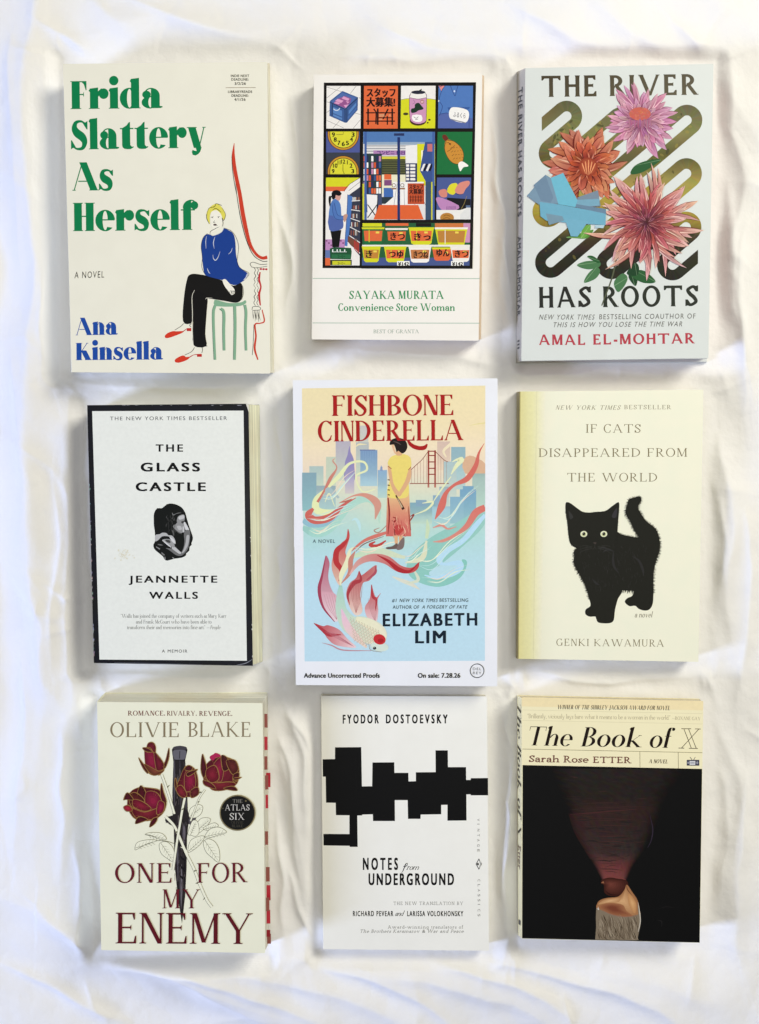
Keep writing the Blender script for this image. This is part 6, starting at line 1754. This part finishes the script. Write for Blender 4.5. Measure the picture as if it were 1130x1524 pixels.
    p.text('THE', 346.4, 360.8, 1194.8, 5.2, TRAJ, (150, 146, 134)); p.text('ATLAS', 335, 371.5, 1206.2, 9, TRAJ, WT); p.text('SIX', 342, 364, 1220, 10, TRAJ, WT); p.text('OLIVIE', 344.6, 362.3, 1226, 4, TRAJ, (76, 72, 62)); p.text('BLAKE', 345.4, 361.5, 1231.2, 4, TRAJ, (84, 80, 68))
    p.ell(366, 1192, 1.4, 1.4, (110, 100, 72)); p.ell(332, 1203, 1, 1, (90, 84, 62))
    B.add('round_badge')
    # sticky tabs on the fore edge: paper-thin strips that stand out from between the leaves
    TR, TB = (190, 44, 62), (150, 84, 76)
    tabm = {}
    for y0, y1, c, z, out in ((1062.5, 1083, TB, .020, 3.4), (1096.5, 1116.3, TR, .021, 3.4), (1125.7, 1145.5, TB, .022, 3.2), (1150.2, 1171.5, TR, .013, 5.2), (1154, 1175, TB, .019, 3.4), (1183, 1203, TR, .017, 2.6), (1237.3, 1257.3, TB, .022, 3.2), (1290.5, 1312, TB, .018, 4.2), (1317.5, 1340, TR, .015, 4.6), (1336, 1356, TB, .019, 3.6), (1354, 1374.5, TR, .016, 4.2), (1384, 1394, (150, 24, 40), .017, 4.2), (1390, 1404.5, TB, .013, 4.4)):
        if c not in tabm: tabm[c] = paper_mat('sticky_tab_' + str(len(tabm)), c, None, .35, .5)
        e = B.at(z)
        def ex(y):
            yy = (762 - y) * K0 * (CAM_H - z) / CAM_H
            u = (e[1].y - yy) / (e[1].y - e[2].y)
            return e[1].lerp(e[2], u).x, yy
        xa, ya = ex(y0); xb, yb = ex(y1)
        o_ = out * K0
        v = [(xa - .004, ya, z), (xa + o_, ya, z), (xb + o_, yb, z), (xb - .004, yb, z)]
        v += [(a, b, c_ - .00025) for a, b, c_ in v]
        link_mesh('page_tab', [Vector(a) for a in v], [(3, 2, 1, 0), (4, 5, 6, 7), (0, 1, 5, 4), (1, 2, 6, 5), (2, 3, 7, 6), (3, 0, 4, 7)], tabm[c], B.root)
    return B
book_dagger()

# ---------- white paperback with a black blocky shape
def book_blocks():
    B = Book('notes', 'paperback_book', 'slim white paperback with a black blocky shape across its cover', .010,
             (233, 232, 222), (232, 226, 206), rough=.5)
    p = B.pr.frame(465, 1020, .26568)
    BK = (22, 24, 22)
    p.poly([(127, 347), (274, 346), (278, 566), (335, 565), (337, 432), (459, 431), (460, 490), (538, 490), (539, 538), (580, 537), (580, 487), (691, 486), (690, 364), (759, 364), (760, 458), (861, 458), (862, 530), (887, 530), (888, 520), (984, 519), (985, 616), (888, 616), (886, 610), (863, 611), (864, 757), (757, 758), (757, 669), (722, 670), (722, 722), (607, 724), (606, 748), (536, 748), (534, 643), (462, 643), (463, 760), (340, 760), (339, 722), (280, 724), (278, 729), (252, 729), (254, 905), (210, 905), (209, 899), (63, 897), (62, 832), (208, 833), (208, 728), (132, 727), (131, 658), (77, 657), (75, 512), (59, 511), (58, 414), (127, 413)], BK)
    B.add('printed_block_shape')
    p.frame()
    N2 = (0.04, 1.6, 0)
    p.text('FYODOR', 510.7, 563.5, 1076.6, 12.4, N2, BLACKI, 1076.2); p.text('DOSTOEVSKY', 575, 666, 1076.2, 12.4, N2, BLACKI)
    B.add('author_name')
    p.text('NOTES', 540.7, 592, 1294.2, 17, N2, BLACKI); p.text('UNDERGROUND', 549.2, 675.4, 1316.8, 16.5, (0.04, 1.4, 0), BLACKI)
    p.stroke([(597.5, 1299), (600, 1296), (603.5, 1287), (606, 1284.5), (606.5, 1286.5), (603, 1291)], [.4, 1, 1.4, .8, .8, .4], BLACKI); p.stroke([(600.5, 1289.5), (606.8, 1288.6)], .8, BLACKI, smooth=0)
    p.text('rom', 605, 624, 1294.6, 8.4, Face(T=.13, t=.05, s=.03, st=.03, br=0, xh=.6, sp=.0, slant=.5), BLACKI)
    B.add('title')
    g = (92, 92, 84)
    p.text('THE NEW TRANSLATION BY', 585.9, 689.5, 1346.8, 4.8, MONO, g)
    p.text('RICHARD PEVEAR', 525.6, 585.4, 1363.4, 7.4, (0.03, 1.3, 0), (40, 40, 36)); p.text('and', 588, 603, 1363.2, 7.6, Face(T=.13, t=.05, s=.03, st=.03, br=0, xh=.6, sp=.02, slant=.5), (40, 40, 36)); p.text('LARISSA VOLOKHONSKY', 606.4, 689.5, 1363.4, 7.4, (0.03, 1.3, 0), (40, 40, 36))
    p.text('Award-winning translators of', 577.4, 689.5, 1382, 4.8, MONO, g); p.text('The Brothers Karamazov', 536.7, 625, 1388.2, 4.8, MONO_I, (90, 90, 82)); p.text('&', 628.5, 633, 1388.2, 4.6, (0, 1, .1), g); p.text('War and Peace', 637, 690.3, 1388.2, 4.8, MONO_I, (90, 90, 82))
    B.add('translator_credit')
    gv = (120, 120, 112)
    for i, ch in enumerate('VINTAGE'): p.text_at(ch, (710.4, 1218.5 + i * 7.6), (0, 3.4 if ch != 'I' else .8), (3.6, 0), (0, 1, 0), gv)
    for i, ch in enumerate('CLASSICS'): p.text_at(ch, (711.2, 1308.6 + i * 7.4), (0, 3.4 if ch != 'I' else .8), (3.6, 0), (0, 1, 0), gv)
    p.poly([(712.9, 1277.6), (717.6, 1286), (712.9, 1294.4), (708.2, 1286)], (40, 40, 38)); p.poly([(712.7, 1279.8), (715, 1286), (712.7, 1292.2), (709.6, 1286)], (233, 232, 222)); p.ell(711.6, 1286, 1.5, 1.9, (40, 40, 38)); p.stroke([(714, 1280.5), (716, 1286), (714, 1291.5)], .7, (233, 232, 222))
    B.add('publisher_mark')
    return B
book_blocks()

# ---------- dark picture under a cream title band
def book_dark():
    B = Book('dark', 'paperback_book', 'paperback with cream title band above a near-black picture of a bent neck', .020,
             (234, 226, 186), (226, 216, 190), base=[(769.5, 1034.4), (1043, 1039.5), None, (771, 1391.8)], rough=.4, spec=.22, spine_c=(232, 222, 176))
    p = B.pr.frame(760, 1020, .26548)
    LNC = (150, 140, 104)
    def yat(y, x): return y + (x - 68) * .0205
    for y, w_, c in ((138, 1.2, (206, 196, 156)), (196, 1.2, (206, 196, 156)), (357, 3, LNC)): p.stroke([(66, y), (1076, yat(y, 1076))], w_, c)
    p.stroke([(725, 371), (726, 460)], 3, LNC, smooth=0); p.stroke([(940, 376), (941, 465)], 3, LNC, smooth=0)
    p.poly([(63, 66), (1080, 88), (1079, 140), (64, 118)], (232, 216, 170))
    B.add('band_rules')
    p.text('WINNER OF THE SHIRLEY JACKSON AWARD FOR NOVEL', 265, 893, 133, 24, Face(T=.21, t=.06, s=.05, st=.035, br=.0, sp=.08, slant=.25), (80, 70, 56), 139)
    q = (168, 156, 122)
    p.text('\u201cBrilliantly, viciously lays bare what it means to be a woman in the world.\u201d', 95, 895, 184, 25, Face(T=.10, t=.045, s=.05, st=.03, br=.02, xh=.6, sp=.06), q, 193); p.text('\u2014ROXANE GAY', 905, 1065, 193, 19, ROMAN, q, 196)
    B.add('blurb')
    TK = (36, 28, 22)
    p.text('The', 105, 348, 336, 106, DIDONE_I, TK, 341); p.text('Book', 393, 735, 342, 108, DIDONE_I, TK, 347); p.text('of', 780, 922, 349, 108, DIDONE_I, TK, 351)
    XC = (92, 82, 60)
    for a_, b_ in (((972, 244), (1014, 353)), ((998, 244), (1041, 353)), ((1056, 245), (958, 352))): p.stroke([a_, b_], 3.4, XC, smooth=0)
    for a_, b_ in (((958, 243), (1012, 243.5)), ((1034, 244), (1066, 245)), ((942, 351.5), (974, 352)), ((1000, 353), (1050, 354))): p.stroke([a_, b_], 3.6, XC, smooth=0)
    B.add('title')
    p.text('Sarah Rose', 103, 438, 430, 38, SLAB, (118, 76, 66), 434); p.text('ETTER', 462, 678, 435, 36, SLAB, (118, 76, 66), 437)
    B.add('author_name')
    p.text('A NOVEL', 775, 880, 436, 22, Face(T=.21, t=.06, s=.05, st=.035, br=.0, sp=.08, slant=.25), (70, 60, 48), 438)
    B.add('subtitle')
    p.poly([(988, 418), (1058, 418), (1058, 450), (988, 450)], (66, 66, 82)); p.rect(1004, 424, 1036, 446, (206, 206, 206)); p.rect(1008, 433, 1032, 437, (90, 90, 110)); p.ell(996, 434, 6, 6, (150, 150, 160)); p.ell(1047, 434, 6, 8, (150, 150, 160)); p.stroke([(1018, 418), (1006, 402)], 3, (90, 90, 100), smooth=0); p.stroke([(1026, 418), (1036, 402)], 3, (90, 90, 100), smooth=0)
    B.add('publisher_logo')
    p.poly([(68, 447), (1074, 468.5), (1060, 1442), (65, 1418)], (23, 21, 20))
    B.add('picture_ground')
    # stretched, twisted neck, painted
    p.frame(830, 1140, .17391)
    L = [(-60, 22), (-20, 130), (40, 260), (90, 400), (140, 560), (230, 720), (310, 850), (380, 980)]
    R = [(1090, 30), (1020, 140), (940, 250), (890, 380), (820, 560), (730, 740), (650, 850), (590, 980)]
    cs = [(42, 37, 35), (42, 37, 35), (43, 37, 34), (56, 40, 38), (52, 42, 40), (58, 49, 47), (104, 58, 56), (130, 72, 68)]
    n = len(L)
    Lf, Rf = crom(L, 6), crom(R, 6)
    pts = []; cols = []; m = 30
    rr = random.Random(8)
    for j, (a, b) in enumerate(zip(Lf, Rf)):
        t = j / (len(Lf) - 1) * (n - 1); i = min(int(t), n - 2); c = mix(cs[i], cs[i + 1], t - i)
        for k in range(m + 1):
            u = k / m
            e = max(0, 1 - abs(2 * u - 1) ** 5)
            cc = mix((23, 21, 20), c, min(1, e * 1.1) * (1 - .5 * max(0, u - .6)))
            if u < .35 and 18 < j < 34: cc = mix(cc, (92, 50, 48), .30 * (1 - u / .35))
            cc = jit(cc, 4)
            pts.append(p.tr(mix2(a, b, u))); cols.append(cc)
    W = m + 1
    p.put(pts, [[j * W + k, j * W + k + 1, (j + 1) * W + k + 1, (j + 1) * W + k] for j in range(len(Lf) - 1) for k in range(m)], cols)
    for i in range(90):                              # brush marks
        y = rr.uniform(60, 820); f = max(0, y - 120) / 860
        x = rr.uniform(60 + f * 330, 880 - f * 300); l_ = rr.uniform(30, 110)
        p.stroke([(x - l_, y + rr.uniform(-8, 8)), (x, y), (x + l_ * .6, y + rr.uniform(-12, 12))], [.5, rr.uniform(3, 12), .5], rr.choice([(48, 40, 38), (44, 37, 35), (56, 41, 39), (46, 40, 39), (42, 37, 37)]))
    for i in range(46):
        y = rr.uniform(320, 960); f = (y - 150) / 830
        x0 = 60 + f * 330 + rr.uniform(0, 120); x1 = 900 - f * 340 - rr.uniform(40, 240)
        if x1 - x0 < 60: continue
        p.stroke([(x0, y), ((x0 + x1) / 2, y + rr.uniform(-18, 6)), (x1, y + rr.uniform(-20, 20))], [1, rr.uniform(3, 9), 1], mix((58, 42, 40), (112, 60, 58), rr.random() ** 2 * (.1 + .5 * max(0, f - .3))))
    p.stroke([(110, 415), (300, 400), (480, 385), (680, 370)], [2, 10, 9, 2], (72, 44, 44)); p.stroke([(790, 420), (815, 540), (800, 640), (770, 700)], [3, 10, 8, 3], (52, 44, 56))
    # face turned away, shoulder, nape and dress
    p.soft([(380, 975), (440, 955), (520, 965), (590, 980), (606, 1040), (566, 1094), (510, 1114), (440, 1110), (400, 1080), (395, 1020), (372, 1005)], (62, 34, 29), (112, 62, 52), 9, .1, (450, 1010))
    p.poly([(372, 1000), (392, 985), (400, 1005)], (150, 100, 70)); p.stroke([(385, 960), (440, 946), (520, 955), (585, 975)], [3, 12, 12, 3], (122, 66, 62)); p.stroke([(400, 1060), (450, 1098), (520, 1104)], [2, 8, 2], (44, 26, 23))
    p.soft([(538, 1104), (572, 1060), (594, 1016), (640, 1080), (680, 1140), (702, 1220), (692, 1300), (600, 1300), (480, 1290), (345, 1230), (338, 1180), (370, 1145), (430, 1128), (500, 1122)], (160, 112, 74), (212, 166, 118), 10, .12, (560, 1150))
    p.soft([(355, 1205), (400, 1178), (480, 1172), (560, 1190), (590, 1240), (650, 1292), (500, 1292), (400, 1245)], (160, 108, 74), (120, 66, 48), 7, .3, (470, 1215))
    p.soft([(345, 1185), (400, 1146), (470, 1132), (540, 1128), (520, 1165), (430, 1172)], (186, 138, 94), (216, 172, 124), 6, .2); p.soft([(606, 1096), (645, 1125), (676, 1190), (660, 1260), (612, 1190)], (190, 138, 90), (216, 168, 114), 6, .2); p.stroke([(590, 1020), (600, 1060), (640, 1110)], [2, 8, 2], (120, 78, 50))
    p.poly([(332, 1215), (400, 1245), (480, 1275), (600, 1292), (690, 1270), (685, 1180), (712, 1260), (708, 1370), (690, 1450), (683, 1491), (322, 1486), (330, 1380), (328, 1290)], (132, 118, 98))
    for i in range(150):
        x = rr.uniform(335, 670); y = rr.uniform(1265, 1440); c = rr.choice([(150, 136, 114), (92, 78, 62), (106, 92, 76), (164, 150, 128), (70, 58, 46), (128, 112, 92)])
        if x > 680: continue
        p.stroke([(x, y), (x + rr.uniform(6, 20), y + 40), (x + rr.uniform(10, 40), min(1484, y + rr.uniform(60, 120)))], [1, rr.uniform(3, 8), 1], c)
    p.stroke([(688, 1165), (700, 1240), (708, 1330), (690, 1420)], [2, 7, 8, 4], (196, 188, 172)); p.stroke([(336, 1218), (352, 1228), (345, 1205)], [3, 7, 3], (206, 200, 186)); p.stroke([(360, 1215), (440, 1262), (560, 1290), (680, 1282)], [2, 5, 6, 3], (150, 110, 90))
    p.stroke([(865, 1222), (930, 1205), (1010, 1215)], [1, 6, 1], (38, 36, 36)); p.stroke([(850, 1320), (890, 1330), (890, 1380)], [1, 7, 1], (44, 42, 42))
    B.add('cover_picture')
    sp = B.spine_face()
    sp.text_at('The Book of X', (.03, .85), (.56, 0), (0, -.75), DIDONE_I, (60, 54, 44)); sp.done('spine_title', B.spine, INK); sp.text_at('Etter', (.62, .8), (.10, 0), (0, -.6), SLAB, (130, 110, 90))
    sp.done('spine_author', B.spine, INK)
    sp.rect(.93, .3, .95, .75, (70, 70, 70))
    sp.done('spine_mark', B.spine, INK)
    return B
book_dark()
